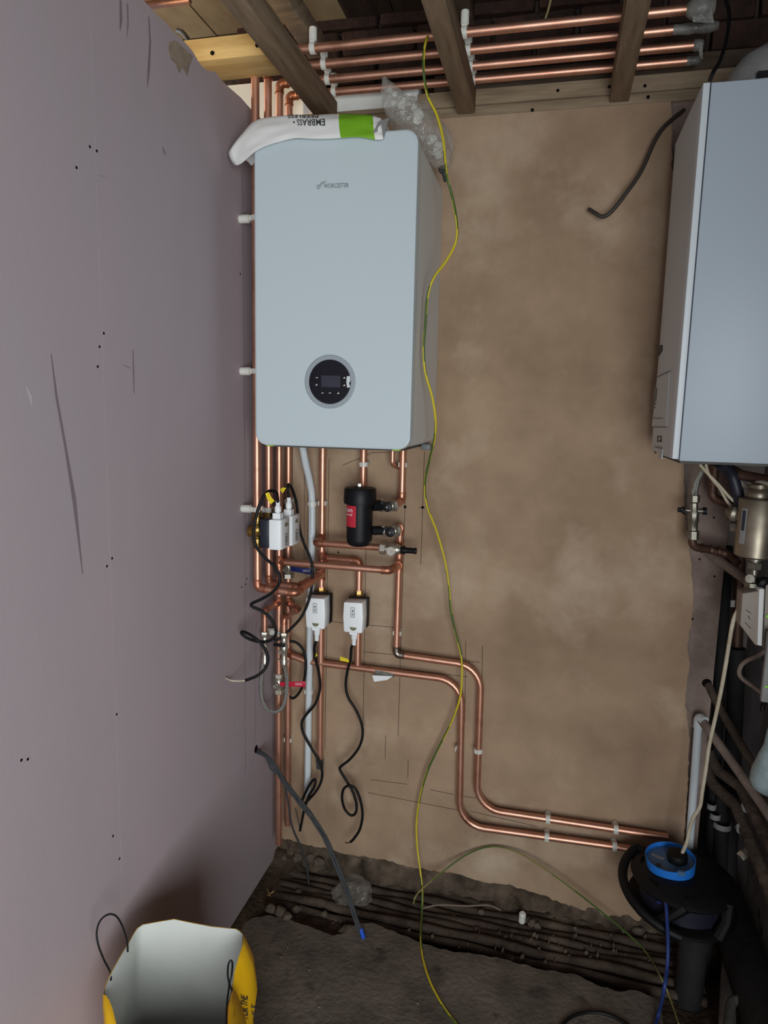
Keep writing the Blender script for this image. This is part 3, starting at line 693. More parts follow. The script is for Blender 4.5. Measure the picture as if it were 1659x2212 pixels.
# brand
a = onf(699, 406.5, .0006); b = onf(753.5, 405, .0006); hgt = (onf(726, 396.5, .0006) - onf(726, 406.5, .0006)).z
text('brand_name', 'WORCESTER', a, b - a, Z * hgt, 'ink_grey', nb, bold=.012)
sw = MB()
for off in (0, 4.2, 8.4):
    q = [(683, 400 + off * .85), (689, 400 + off * .85), (695.5, 394 + off * .85), (705, 391 + off * .55)]
    if off > 8: q = [q[0], q[1], (694.5, 401.5)]
    pts_ = spline([onf(*c, .0006) for c in q], 5); vs = []
    for k, p in enumerate(pts_):
        w = .0007 * math.sin(math.pi * (k + 1) / (len(pts_) + 1)) + .0002; vs += [p + Z * w, p - Z * w]
    sw.add(vs, [(2 * k, 2 * k + 1, 2 * k + 3, 2 * k + 2) for k in range(len(pts_) - 1)], 0, False)
sw.build('brand_swoosh', 'ink_grey', nb)

# ================================================================== CABLED VALVES
def vcable(parent, pts, r=.0042, name='cable', m='black_rubber'):
    return MB().tube(spline(pts, 7), r, 10).build(name, m, parent)
def ytag(parent, pts, mname='cable_tag'):
    return MB().prism(pts, (0, .0008, 0)).build(mname, 'yellow_tag', parent)
def decal(parent, c, right, upv, w, h, nrm):
    c = Vector(c); right = Vector(right).normalized(); upv = Vector(upv).normalized(); nrm = Vector(nrm).normalized(); m = MB(); t = .0006
    for s1 in (-1, 1):
        m.obox(c + right * s1 * w + nrm * .0003, right, upv, nrm, t, h, .0002); m.obox(c + upv * s1 * h + nrm * .0003, right, upv, nrm, w, t, .0002)
    m.add([c + right * (-w * .55) + upv * (h * .15) + nrm * .0005, c + right * (w * .55) + upv * (h * .15) + nrm * .0005, c + upv * (h * .72) + nrm * .0005], [(0, 1, 2)], 0, False)
    for k in range(5): m.obox(c + upv * (-h * .08 - k * h * .15) + nrm * .0004, right, upv, nrm, w * random.uniform(.35, .6), h * .035, .0002)
    return m.build('decal', 'ink_dark', parent)
def moon(parent, c, right, upv, r, nrm):
    c = Vector(c) + Vector(nrm) * .0004; right = Vector(right).normalized(); upv = Vector(upv).normalized()
    pts_ = [c + right * r * math.cos(math.pi * k / 10) + upv * r * math.sin(math.pi * k / 10) for k in range(11)]
    return MB().prism(pts_, Vector(nrm) * -.0004).build('indicator', 'decal_olive', parent)
# upper pair: head sticks out sideways from the riser, end face looking along +X
def side_valve(yc_, label, zt_, zb_):
    xb = -.024; xm = .003; xe_ = .036; hw = .033
    r = root('cabled_valve', (PX, yc_, zb_), label, 'valve', 'cabled zone valves')
    MB().box((xb, yc_ - hw, zb_ + .003), (xm, yc_ + hw, zt_ - .001)).build('base_housing', 'navy_plastic', r, bevel=.003)
    hx = [(xm, yc_ - hw), (xe_ - .004, yc_ - hw + .001), (xe_ + .001, yc_ - hw + .006), (xe_ + .003, yc_ + hw - .008), (xe_ - .002, yc_ + hw), (xm, yc_ + hw)]
    m = MB(); m.prism([(x_, y_, zb_) for x_, y_ in hx], (0, 0, zt_ - zb_)); m.build('cover', 'white_plastic', r, bevel=.002)
    n_ = Vector((1, -.03, 0)).normalized(); rt = Vector((.03, 1, 0)); ec = Vector((xe_ + .0032, yc_ + .002, (zt_ + zb_) / 2))
    decal(r, ec + Vector((.0002, 0, -.016)), rt, Z, .0075, .0155, n_); moon(r, ec + Vector((.0002, 0, .020)), rt, Z, .011, n_)
    gx = xm + .016; gy = yc_ - .008
    g = MB().box((gx - .011, gy - .011, zt_), (gx + .011, gy + .011, zt_ + .016))
    g.lathe((gx, gy, zt_ + .016), Z, [(0, .006), (.004, .0095), (.016, .0095), (.02, .0065), (.034, .0058)], 8, 0, False); g.build('cable_gland', 'white_plastic', r)
    b_ = MB().lathe((PX, yc_, zb_ - .004), Z, [(0, .0125), (.012, .0125), (.014, .0155), (.026, .0155), (.028, .012), (.036, .013), (.045, .019), (.058, .019), (.066, .013), (.074, .012), (.076, .0155), (.088, .0155), (.09, .0125), (.104, .0125)], 16)
    b_.cyl((PX, yc_, (zt_ + zb_) / 2), (xb, yc_, (zt_ + zb_) / 2), .014); b_.cyl((PX - .002, yc_, (zt_ + zb_) / 2), (PX - .024, yc_, (zt_ + zb_) / 2), .016)
    b_.build('valve_body', 'brass', r)
    return r, Vector((gx, gy, zt_ + .05))
zt_ = P(605, 1124, y=-.297).z; zb_ = P(605, 1189, y=-.297).z
v1, g1_ = side_valve(PYS[0], 'white and navy cabled valve with looping black cable, nearest camera', zt_, zb_)
zt2_ = P(640, 1114, y=-.2).z; zb2_ = P(640, 1178, y=-.2).z
v2, g2_ = side_valve(PYS[1], 'white cabled valve half hidden behind the nearest one', zt2_, zb2_)
yv = -.36
def Q(px, py, y): return P(px, py, y=y)
c1 = [g1_ - Z * .006] + [Q(*t) for t in [(598, 1066, -.30), (590, 1061, -.315), (579, 1062, -.33), (566, 1078, -.345), (556, 1105, -.35), (549, 1140, -.352), (549, 1165, -.352), (558, 1188, -.352), (576, 1208, -.352), (594, 1225, -.352), (604, 1245, -.352), (602, 1262, -.352), (588, 1280, -.352), (565, 1294, -.352), (544, 1304, -.352), (546, 1311, -.35), (566, 1320, -.345), (584, 1336, -.34), (595, 1356, -.335), (595, 1372, -.33), (582, 1384, -.33), (560, 1386, -.33), (538, 1380, -.33), (524, 1371, -.332), (522, 1365, -.335), (530, 1366, -.34), (545, 1374, -.345), (562, 1388, -.345), (574, 1405, -.34), (579, 1425, -.34), (572, 1445, -.345), (555, 1460, -.352), (530, 1470, -.358)]]
cb1 = vcable(v1, c1); 
vcable(cb1, [Q(530, 1470, -.358), Q(515, 1471, -.362), Q(500, 1470, -.366), Q(488, 1465, -.385)], .0022, 'inner_wires', 'white_cable')
ytag(cb1, [Q(573, 1066, -.352), Q(580, 1063, -.352), Q(586, 1074, -.352), Q(593, 1082, -.352), Q(585, 1089, -.352), Q(577, 1078, -.352)])
c2 = [g2_ - Z * .006] + [Q(*t) for t in [(622, 1056, -.20), (623, 1047, -.19), (629, 1052, -.16), (640, 1085, -.13), (646, 1135, -.12), (655, 1170, -.125), (668, 1200, -.13), (675, 1228, -.13), (674, 1262, -.13), (666, 1300, -.13), (650, 1334, -.135), (624, 1362, -.14), (606, 1378, -.15), (592, 1384, -.16)]]
cb2 = vcable(v2, c2)
ytag(cb2, [Q(605, 1057, -.205), Q(611, 1053, -.205), Q(618, 1054, -.205), Q(613, 1062, -.205), Q(610, 1066, -.205)])
vcable(cb2, [Q(625, 1385, -.06), Q(640, 1388, -.055), Q(654, 1402, -.055), Q(660, 1425, -.055), Q(660, 1450, -.055), Q(655, 1478, -.055), Q(645, 1498, -.05), Q(634, 1508, -.05), Q(626, 1506, -.05)], .0042, 'cable_tail')
# lower pair: front face looking at the room
def front_valve(xc_, px0, px1, py0, py1, label, bx):
    yf = -.118; a = P(px0, py1, y=yf); b = P(px1, py0, y=yf); x0, x1, z0, z1 = a.x, b.x, a.z, b.z
    r = root('cabled_valve', (xc_, y5, z0), label, 'valve', 'cabled zone valves')
    MB().box((x0 + .001, -.072, z0 + .004), (x1 + .002, -.046, z1 + .002)).build('base_housing', 'black_plastic', r, bevel=.003)
    fr = [(x0 + .001, z1 - .002), (x1 - .002, z1), (x1 + .001, (z0 + z1) / 2), (x1 - .001, z0 + .004), (x1 - .004, z0), (x0 + .005, z0), (x0 + .002, z0 + .004), (x0 - .001, (z0 + z1) / 2)]
    m = MB(); m.prism([(x_, yf, z_) for x_, z_ in fr], (0, .047, 0)); m.build('cover', 'white_plastic', r, bevel=.0025)
    xm = (x0 + x1) / 2; decal(r, (xm - .001, yf, z1 - .031), X, Z, .0056, .0145, -Y); moon(r, (xm + .001, yf, z0 + .017), X, -Z, .0105, -Y)
    g = MB().box((xm - .013, -.108, z0 - .009), (xm + .011, -.085, z0 + .001)); gx = xm - .001; gy = -.097
    g.lathe((gx, gy, z0 - .008), -Z, [(0, .0065), (.003, .0105), (.016, .0095), (.02, .0072), (.036, .0062)], 8, 0, False); g.build('cable_gland', 'white_plastic', r)
    b_ = MB().lathe((xc_, y5, z0 + .008), Z, [(0, .0125), (.012, .0125), (.014, .0155), (.026, .0155), (.03, .014), (.058, .014), (.06, .0155), (.074, .0155), (.076, .0125), (.09, .0125), (.1, .011)], 6, 0, False)
    b_.cyl((xc_, y5, (z0 + z1) / 2), (xc_, -.046, (z0 + z1) / 2), .014); b_.build('valve_body', 'brass', r)
    return r, Vector((gx, gy, z0 - .042))
v3, g3 = front_valve(x5, 660, 702, 1294, 1356, 'white valve box over the pipe by white waste pipe, yellow tag', 0)
v4, g4 = front_valve(x6, 741, 784, 1303, 1365, 'white valve box below the black filter, cable curling below', 0)
yq = -.062
c3 = [g3 + Z * .006] + [Q(*t) for t in [(679, 1400, -.09), (682, 1424, -.08), (689, 1455, -.068), (691, 1488, yq), (681, 1520, yq), (660, 1546, yq), (652, 1562, yq), (656, 1586, yq), (674, 1618, yq), (690, 1645, yq), (696, 1668, yq), (693, 1690, yq), (682, 1710, yq), (668, 1726, yq), (655, 1738, yq - .004), (651, 1734, yq - .008), (660, 1712, yq - .01), (672, 1690, yq - .01), (681, 1684, yq - .012), (679, 1700, yq - .014), (668, 1718, yq - .014), (657, 1750, yq - .014), (648, 1795, yq - .014)]]
cb3 = vcable(v3, c3); vcable(cb3, [Q(637, 1745, yq - .012), Q(642, 1760, yq - .012), Q(648, 1792, yq - .012)], .0016, 'inner_wires', 'dark_cable')
ytag(cb3, [Q(677, 1411, -.086), Q(681, 1408, -.086), Q(686, 1416, -.086), Q(681, 1420, -.086)])
c4 = [g4 + Z * .006] + [Q(*t) for t in [(759, 1400, -.09), (757, 1425, -.078), (750, 1452, -.066), (747, 1480, yq), (752, 1506, yq), (769, 1534, yq), (781, 1563, yq), (783, 1590, yq), (775, 1615, yq), (756, 1640, yq), (736, 1656, yq), (735, 1664, yq), (748, 1686, yq), (762, 1710, yq), (770, 1738, yq), (768, 1756, yq), (758, 1761, yq), (745, 1748, yq), (739, 1725, yq - .006), (742, 1705, yq - .01), (754, 1697, yq - .011), (768, 1704, yq - .01), (779, 1730, yq - .008), (783, 1762, yq - .006), (777, 1792, yq - .004), (764, 1812, yq), (757, 1819, yq)]]
cb4 = vcable(v4, c4); vcable(cb4, [Q(757, 1819, yq), Q(749, 1821, yq), Q(745, 1819, yq)], .0018, 'inner_wires', 'copper_dull')
ytag(cb4, [Q(735, 1418, -.08), Q(753, 1424, -.08), Q(754, 1431, -.08), Q(734, 1427, -.08)])

# ================================================================== BLACK FILTER
fc = P(777, 1115, y=-.135); zt = P(777, 1053, y=-.135).z; zbm = P(777, 1178, y=-.135).z
mf = root('magnetic_filter', (fc.x, -.135, zbm), 'black magnetic filter canister with red label and two valves', 'filter')
bz = zt - zbm
MB().lathe((fc.x, -.135, zbm), Z, [(0, .026), (.003, .031), (.012, .0355), (.02, .0368), (bz - .048, .0372), (bz - .04, .0378)], 32).build('canister', 'black_plastic', mf)
mb = MB().lathe((fc.x, -.135, zt - .045), Z, [(0, .0455), (.008, .0465), (.040, .0455), (.045, .042), (.0452, .02), (.047, .019)], 32)
cap = mb.build('lid', 'black_plastic', mf)
MB().hexn((fc.x - .002, -.135, zt), (fc.x - .002, -.135, zt + .012), .0075).build('bleed_nut', 'nickel', cap)
# red label wrapped on the front-left of the canister
lm = MB(); R_ = .0377; a0, a1 = math.radians(176), math.radians(269); z0 = P(760, 1139, y=-.17).z; z1 = P(760, 1093, y=-.17).z; N = 14
vs = []
for k in range(N + 1):
    a = a0 + (a1 - a0) * k / N
    for z_ in (z0, z1): vs.append((fc.x + R_ * math.cos(a), -.135 + R_ * math.sin(a), z_))
lm.add(vs, [(2 * k, 2 * k + 2, 2 * k + 3, 2 * k + 1) for k in range(N)], 0, True); lab = lm.build('label', 'red_label', mf)
def wrap_text(name, s, ad0, ad1, zz0, zz1, parent, bold):
    uv, fs = text_geo(s, bold); m = MB()
    m.add([(fc.x + (R_ + .0004) * math.cos(math.radians(ad0 + (ad1 - ad0) * u)), -.135 + (R_ + .0004) * math.sin(math.radians(ad0 + (ad1 - ad0) * u)), zz0 + (zz1 - zz0) * v) for u, v in uv], fs, 0, False)
    return m.build(name, 'ink_white', parent)
hz = z1 - z0
wrap_text('label_text', 'ean', 201, 252, z1 - hz * .30, z1 - hz * .15, lab, .008)
wrap_text('label_text', 'sional', 203, 251, z1 - hz * .47, z1 - hz * .355, lab, .008)
for vc, pz, nm in ((vA, 1092, 'upper'), (vB, 1146, 'lower')):
    a = Vector((fc.x + .033, -.128, vc.z + .001)); m = MB()
    MB().cyl(a, (vc.x - .022, vc.y - .004, vc.z), .0135 if nm == 'lower' else .016, 16).build('port', 'black_plastic', mf)
    m.hexn((vc.x - .030, vc.y - .002, vc.z), (vc.x - .016, vc.y - .002, vc.z), .0195); m.lathe((vc.x - .016, vc.y - .002, vc.z), X, [(0, .013), (.006, .013), (.010, .016), (.022, .0165), (.03, .013)], 16)
    m.hexn((vc.x + .010, vc.y - .001, vc.z), (vc.x + .020, vc.y + .004, vc.z), .017)
    ib = m.build('isolating_valve', 'nickel', mf)
    kc = Vector((vc.x - .001, vc.y - .018, vc.z - .001)); k_ = MB()
    k_.lathe(kc, -Y, [(0, .013), (.006, .014), (.012, .0135), (.014, .008)], 18)
    k_.prism([kc + Vector((-.021, -.004, .012)), kc + Vector((-.013, -.004, .017)), kc + Vector((.012, -.004, -.008)), kc + Vector((.004, -.004, -.014))], (0, -.007, 0))
    kn = k_.build('knob', 'black_plastic', ib)
    k2 = MB().lathe(kc - Y * .0135, -Y, [(0, .0028), (.0014, .0022)], 10)
    k2.build('knob_screw', 'nickel', ib)

# ================================================================== DRAIN VALVE
dv = P(848, 1187, y=-.085); dr_ = root('drain_valve', (dv.x, -.085, dv.z - .02), 'small nickel drain valve with black ribbed hose nozzle', 'valve')
m = MB().hexn((xd - .004, -.085, zh - .002), (xd + .014, -.085, zh - .003), .0185); m.lathe((xd + .014, -.085, zh - .003), X, [(0, .012), (.008, .012), (.012, .017), (.03, .0175), (.042, .012), (.05, .0075)], 16)
m.cyl((dv.x, -.075, dv.z), (xl, y5 - .012, zd), .0135); m.cyl((dv.x, -.085, dv.z), (dv.x, -.107, dv.z - .001), .0135); m.lathe((dv.x, -.107, dv.z - .001), -Y, [(0, .0115), (.002, .0112)], 14)
m.build('valve_body', 'nickel', dr_)
n0 = P(866, 1188, y=-.09); m = MB().lathe(n0, Vector((1, 0, .0)), [(0, .011), (.008, .0125), (.012, .0125), (.013, .0095)] + [t for k in range(5) for t in ((.015 + k * .005, .0092), (.018 + k * .005, .0078))] + [(.042, .0098), (.046, .009)], 16)
m.build('hose_nozzle', 'black_plastic', dr_)

# ================================================================== LEVER VALVES
def lever_valve(x_, y_, pz, px, label, lm_, l0, l1, hh, s):
    z_ = P(px, pz, y=y_).z; r = root('lever_valve', (x_, y_, z_ - .03), label, 'valve', 'lever valves')
    m = MB(); m.hexn((x_, y_, z_ + .018), (x_, y_, z_ + .032), .0175); m.lathe((x_, y_, z_ - .018), Z, [(0, .012), (.006, .0165), (.018, .019), (.03, .0165), (.036, .012)], 16); m.hexn((x_, y_, z_ - .034), (x_, y_, z_ - .018), .0175)
    m.cyl((x_, y_, z_), (x_, y_ - .026, z_), .008); m.hexn((x_, y_ - .026, z_), (x_, y_ - .034, z_), .0075); m.build('valve_body', 'nickel', r)
    a = P(l0[0], l0[1], y=y_ - .03); b = P(l1[0], l1[1], y=y_ - .03); d = (b - a)
    up_ = Z * hh; m = MB().prism([a - up_ * .7, a + up_ * .7, b + up_, b + d.normalized() * .002, b - up_], (0, .0022, 0)); lv = m.build('lever', lm_, r, bevel=.0007)
    dn = d.normalized(); c = a.lerp(b, .62) - Y * .0004 - Z * hh * .35; text('lever_text', s, c, dn * .022, Z * hh * .75, 'ink_white', r)
    return r
lever_valve(x4, y4, 1226, 624, 'shut valve with navy lever behind the copper crossing pipes', 'blue_lever', (628, 1229), (671, 1235), .0095, 'LRW ST')
lever_valve(PX - .001, y3, 1474, 598, 'nickel valve with red lever at the foot of risers', 'red_lever', (604, 1478), (659, 1478), .0092, 'DNR SOL')

# ================================================================== FILLING LOOP
fl1 = Vector((fb.x, -.165, fb.z)); fl2 = Vector((g2.x, -.14, g2.z))
lp = root('filling_loop', fl2, 'silver braided filling hose loop with two small valves', 'hose')
for c, nm in ((fl1, 'a'), (fl2, 'b')):
    m = MB(); m.hexn(c + Z * .004, c - Z * .012, .0135); m.lathe(c - Z * .012, -Z, [(0, .008), (.004, .010), (.014, .0105), (.022, .008), (.026, .011), (.042, .0115), (.05, .008), (.066, .0085), (.07, .011), (.084, .011), (.088, .0075)], 14)
    if nm == 'b': m.cyl(c - Z * .052, c - Z * .054 + Vector((-.008, -.018, 0)), .0075); m.lathe(c - Z * .083 - X * .019, X, [(0, .003), (.038, .003)], 8)
    iv = m.build('loop_valve', 'nickel', lp)
    if nm == 'b':
        k = c - Z * .033; MB().obox(k + Vector((-.010, -.014, 0)), X, Y, Z, .018, .004, .0045).build('handle', 'black_plastic', iv, bevel=.0015)
h0 = fl1 - Z * .098; h1 = fl2 - Z * .098
hp_ = [h0, P(567, 1440, y=-.165), P(564, 1480, y=-.165), P(566, 1510, y=-.16), P(576, 1530, y=-.155), P(592, 1538, y=-.15), P(608, 1530, y=-.145), P(617, 1508, y=-.14), P(620, 1470, y=-.14), h1]
MB().tube(spline(hp_, 8), .0058, 12).build('braided_hose', 'braid', lp)
for h in (h0, h1): MB().lathe(h + Z * .012, -Z, [(0, .0075), (.018, .0075), (.02, .006)], 12).build('ferrule', 'nickel', lp)

# ================================================================== BAG ON BOILER
ZTOP = 2.134
def bag_on_boiler():
    cols = [  # px, top py, front-end py, y of end
        (497, 333, 357, -.36), (515, 300, 352, -.372), (532, 277, 338, -.385), (548, 263, 327, -.392), (575, 256, 312, -.394), (605, 252, 302, -.394), (635, 250, 296, -.394), (665, 248, 303, -.394),
        (700, 246, 298, -.394), (735, 244, 295, -.394), (765, 244, 294, -.394), (790, 246, 297, -.394), (808, 250, 300, -.394), (826, 256, 300, -.394)]
    rows = 12; vs = []; fs = []; mi = []
    for i, (px, t, e, ye) in enumerate(cols):
        top_ = P(px, t, y=-.345); end = P(px + (2 if i else 8), e, y=ye)
        shp = [top_ + Vector((0, .17, -.042)), top_ + Vector((0, .12, -.012)), top_ + Vector((0, .06, .002)), top_, top_.lerp(end, .22) + Vector((0, -.016, .006)), top_.lerp(end, .5) + Vector((0, -.016, .004)), top_.lerp(end, .8) + Vector((0, -.007, .0)), end]
        if px < 545: shp = [top_ + Vector((.03, .06, -.01)), top_ + Vector((.02, .05, .004)), top_ + Vector((.01, .03, .004)), top_] + shp[4:]
        s_ = spline(shp, 4)
        for k, p in enumerate(s_):
            cr = abs(noise.noise(Vector((p.x * 13 + p.z * 20, 2.2, p.z * 16 - p.x * 7))))
            p = p + Vector((0, noise.noise(p * 26) * .006 + cr * .014, noise.noise(p * 19 + Vector((4, 2, 1))) * .005 - cr * .004)); vs.append(p)
    n = len(vs) // len(cols)
    for i in range(len(cols) - 1):
        for k in range(n - 1): fs.append((i * n + k, (i + 1) * n + k, (i + 1) * n + k + 1, i * n + k + 1)); mi.append(1 if 9 <= i < 12 else 0)
    r = root('cement_bag', (.2, -.36, ZTOP), 'folded white sack with green band lying on the new boiler', 'bag')
    m = MB(); m.v = [Vector(v) for v in vs]; m.f = [list(f) for f in fs]; m.m = mi; m.sm = [True] * len(fs)
    o = m.build('sack', ['bag_white', 'bag_green'], r, sharp=180)
    sub = o.modifiers.new('s', 'SUBSURF'); sub.levels = 1; sub.render_levels = 1
    so = o.modifiers.new('t', 'SOLIDIFY'); so.thickness = .0012; so.offset = -1
    # print follows the sheet: i = column (float), k = row (float)
    def at(i, k):
        i0 = min(int(i), len(cols) - 2); k0 = min(int(k), n - 2); a, b = i - i0, k - k0
        g = lambda ii, kk: vs[ii * n + kk]
        p = g(i0, k0).lerp(g(i0 + 1, k0), a).lerp(g(i0, k0 + 1).lerp(g(i0 + 1, k0 + 1), a), b)
        d1 = g(i0 + 1, k0) - g(i0, k0); d2 = g(i0, k0 + 1) - g(i0, k0); nn_ = d1.cross(d2).normalized()
        if nn_.y > 0: nn_ = -nn_
        return p + nn_ * .0016
    def sheet_text(s, i_r, i_l, k_top, k_bot):   # upside down: starts at i_r, letters' feet towards k_top
        uv, fs_ = text_geo(s, .01); m_ = MB()
        m_.add([at(i_r + (i_l - i_r) * u, k_top + (k_bot - k_top) * v) for u, v in uv], fs_, 0, False); m_.build('sack_print', 'ink_dark', o)
    sheet_text('PEERLESS', 7.75, 5.7, 15.8, 18.0)
    sheet_text('EMBRASS \u2022', 8.15, 6.05, 18.6, 21.4)
    return r
bag_on_boiler()
# far end of the sack: grey folded mouth
mo = [P(800, 296, y=-.392), P(818, 262, y=-.385), P(842, 254, y=-.36), P(838, 262, y=-.37), P(828, 298, y=-.39)]
MB().prism(mo, (0, .004, 0)).build('sack_mouth', 'dome_grey', bpy.data.objects['cement_bag'])

# ================================================================== CLEAR BAG OF FITTINGS
def clear_bag():
    r = root('clear_bag', (.40, -.2, ZTOP), 'clear plastic bag of white pipe fittings slumped over boiler corner', 'bag')
    spine = [(830, 166, .006), (834, 190, .014), (848, 215, .030), (868, 240, .040), (892, 262, .046), (918, 290, .050), (940, 322, .048), (956, 350, .030), (962, 366, .006)]
    ys = [-.20, -.20, -.20, -.20, -.19, -.165, -.14, -.125, -.12]
    pts_ = [P(a, b, y=y_) for (a, b, _), y_ in zip(spine, ys)]; rr = [c for _, _, c in spine]
    sp_ = spline(pts_, 5); n = len(sp_); rs_ = []
    for i in range(n):
        t = i / (n - 1) * (len(rr) - 1); k = min(int(t), len(rr) - 2); rs_.append(rr[k] + (rr[k + 1] - rr[k]) * (t - k))
    m = MB().tube(sp_, rs_, 26)
    for i, v in enumerate(m.v):
        v += Vector((noise.noise(v * 34), .5 * noise.noise(v * 30 + Vector((5, 5, 5))), noise.noise(v * 34 + Vector((9, 1, 3))))) * .010
    m.build('film', 'clear_film', r, sharp=25)
    for px, py, L, rad in [(838, 196, .018, .008), (853, 205, .02, .009), (872, 217, .016, .01), (866, 226, .02, .010), (884, 212, .016, .008), (893, 216, .02, .009), (850, 222, .02, .009), (868, 224, .016, .009), (902, 250, .02, .014), (900, 262, .018, .009), (932, 300, .02, .012), (950, 315, .02, .011), (945, 330, .02, .012), (895, 232, .014, .009)]:
        c = P(px, py, y=-.17 if px < 920 else -.135); d = Vector((random.uniform(-1, 1), random.uniform(-.6, .6), random.uniform(-1, 1))).normalized()
        MB().lathe(c - d * L / 2, d, [(0, rad), (L * .6, rad), (L * .65, rad * .7), (L, rad * .7)], 12).build('plastic_fitting', 'clip_plastic', r)
    t = P(957, 372, y=-.1); MB().tube(spline([P(952, 360, y=-.11), P(957, 375, y=-.10), P(962, 392, y=-.10)], 4), [.008] * 4 + [.004] * 5, 8).build('twist_tail', 'grey_cable', r)
clear_bag()

# ================================================================== EARTH CABLE and loose wires
ec = [(930, 72, -.24), (922, 84, -.283), (916, 110, -.285), (915, 150, -.285), (919, 185, -.28), (926, 212, -.28), (944, 250, -.28), (957, 300, -.28), (962, 350, -.28), (966, 385, -.28), (978, 430, -.27), (987, 485, -.27), (984, 525, -.27), (963, 565, -.28), (936, 602, -.30), (923, 645, -.30), (919, 700, -.30), (915, 755, -.30), (919, 805, -.29), (933, 855, -.27), (941, 908, -.25), (938, 950, -.22), (926, 1000, -.18), (918, 1042, -.15), (922, 1090, -.13), (944, 1150, -.10), (962, 1215, -.08), (970, 1270, -.07), (974, 1320, -.065), (985, 1370, -.06), (996, 1415, -.058), (998, 1455, -.058), (993, 1510, -.058), (974, 1562, -.05), (950, 1610, -.04), (925, 1662, -.04), (908, 1720, -.04), (900, 1775, -.04), (901, 1825, -.05), (907, 1875, -.07), (912, 1925, -.10), (911, 1975, -.14)]
pts_ = [P(a, b, y=c) for a, b, c in ec] + [P(a, b, z=.004) for a, b in ((909, 2030), (914, 2072), (929, 2120), (955, 2170), (985, 2212), (1010, 2245))]
solo('earth_cable', MB().tube(spline(pts_, 8), .0032, 10, stripe=1), ['earth_yellow', 'earth_green'], 'long yellow and green earth cable hanging from ceiling pipes to floor', 'cable')
w2 = [P(893, 1952, y=-.14), P(897, 1938, y=-.14), P(912, 1920, y=-.11), P(960, 1880, y=-.05), P(1010, 1845, y=-.02), P(1060, 1829, y=-.012), P(1110, 1838, y=-.02), P(1160, 1866, y=-.04), P(1230, 1915, y=-.05), P(1330, 1995, y=-.06), P(1392, 2052, y=-.10), P(1426, 2108, z=.01), P(1445, 2150, z=-.02), P(1466, 2212, z=-.02)]
solo('earth_wire', MB().tube(spline(w2, 8), .0026, 8, stripe=1), ['dull_wire', 'earth_green'], 'thin dusty yellow wire arching off the wall over the trench', 'cable')
w3 = [P(912, 1962, z=-.005), P(950, 1955, z=-.004), P(1010, 1957, z=-.004), P(1050, 1955, z=-.002), P(1070, 1960, z=-.002), P(1082, 1967, z=-.004)]
solo('wire_offcut', MB().tube(spline(w3, 6), .0022, 8), 'lagging', 'short dusty wire offcut lying across the trench pipes', 'cable')
# grey cable bundle from the pink wall
gb = root('grey_cable_bundle', P(553, 1620, x=WL), 'bundle of grey cables from pink wall hole to floor, blue taped end', 'cable')
base = [(553, 1621), (572, 1633), (592, 1652), (620, 1692), (648, 1728), (672, 1757), (692, 1795), (708, 1830), (725, 1872), (745, 1920), (764, 1966), (780, 2008)]
for j, (dx, dy_, lo_, r_) in enumerate([(0, 0, 0, .0040), (6, -3, 1, .0034), (-6, 4, 2, .0034)]):
    pts_ = []
    for i, (a, b) in enumerate(base):
        t = i / (len(base) - 1); s_ = math.sin(t * 9 + j * 2.1)
        y_ = -.174 - .10 * t - .003 * j; pts_.append(P(a + dx * s_ * min(1, t * 5), b + dy_ * s_ * min(1, t * 5), y=y_) if i else P(a, b, x=WL - .004) + Vector((0, .004 * (j - 1), .003 * (j - 1))))
    MB().tube(spline(pts_, 6), r_, 8).build('cable_core', 'grey_cable', gb)
e0 = P(779, 2005, y=-.274); e1_ = P(784, 2022, y=-.278); e2 = P(786, 2040, y=-.28)
MB().tube([e0, e1_, e2], [.006, .0068, .005], 10).build('blue_tape', 'blue_tape', gb)
pts_ = [P(575, 1633, y=-.178), P(585, 1660, y=-.175), P(600, 1672, y=-.172), P(613, 1688, y=-.17), P(622, 1730, y=-.16), P(631, 1785, y=-.14), P(652, 1835, y=-.11), P(664, 1880, y=-.09), P(668, 1932, y=-.085)]
MB().tube(spline(pts_, 6), .0032, 8).build('thin_cable', 'grey_cable', gb)
hole = P(553, 1618, x=WL); MB().lathe(hole - X * .002, X, [(0, .012), (.0025, .012)], 14).build('entry_hole', 'hole', gb)

# ================================================================== OLD BOILER (on the side wall)
X0, YN, YF, Z0, Z1 = .978, -.45, -.13, 1.412, 2.15
ob = root('old_boiler', (1.18, -.29, Z0), 'large glossy white boiler on the side wall, seen side on', 'boiler')
XSEAM = P(1466, 1000, y=YN).x - .0
MB().box((XSEAM + .0012, YN, Z0), (RX - .002, YF, Z1)).build('case', 'enamel_old', ob, bevel=.002)
MB().box((XSEAM - .001, YN + .002, Z0 + .002), (XSEAM + .0014, YF - .002, Z1 - .002)).build('seam_gasket', 'seam', ob)
dn = MB(); N = 8; prof = []
for k in range(N + 1):
    t = k / N; yy = YN + (YF - YN) * t; prof.append((X0 + .0012 * (2 * t - 1) ** 4, yy))
dn.prism([(XSEAM - .001, YN, Z0 + .004)] + [(x_, y_, Z0 + .004) for x_, y_ in prof] + [(XSEAM - .001, YF, Z0 + .004)], (0, 0, Z1 - Z0 - .004)); dn.build('door', 'enamel_door', ob, bevel=.0008)
def ond(px, py, d=.0015): return P(px, py, x=X0 - d)
bd = MB().prism([ond(1420, 808), ond(1446, 803), ond(1439, 922), ond(1408, 921)], (.0012, 0, 0)).build('control_flap', 'enamel_door', ob)
m = MB()
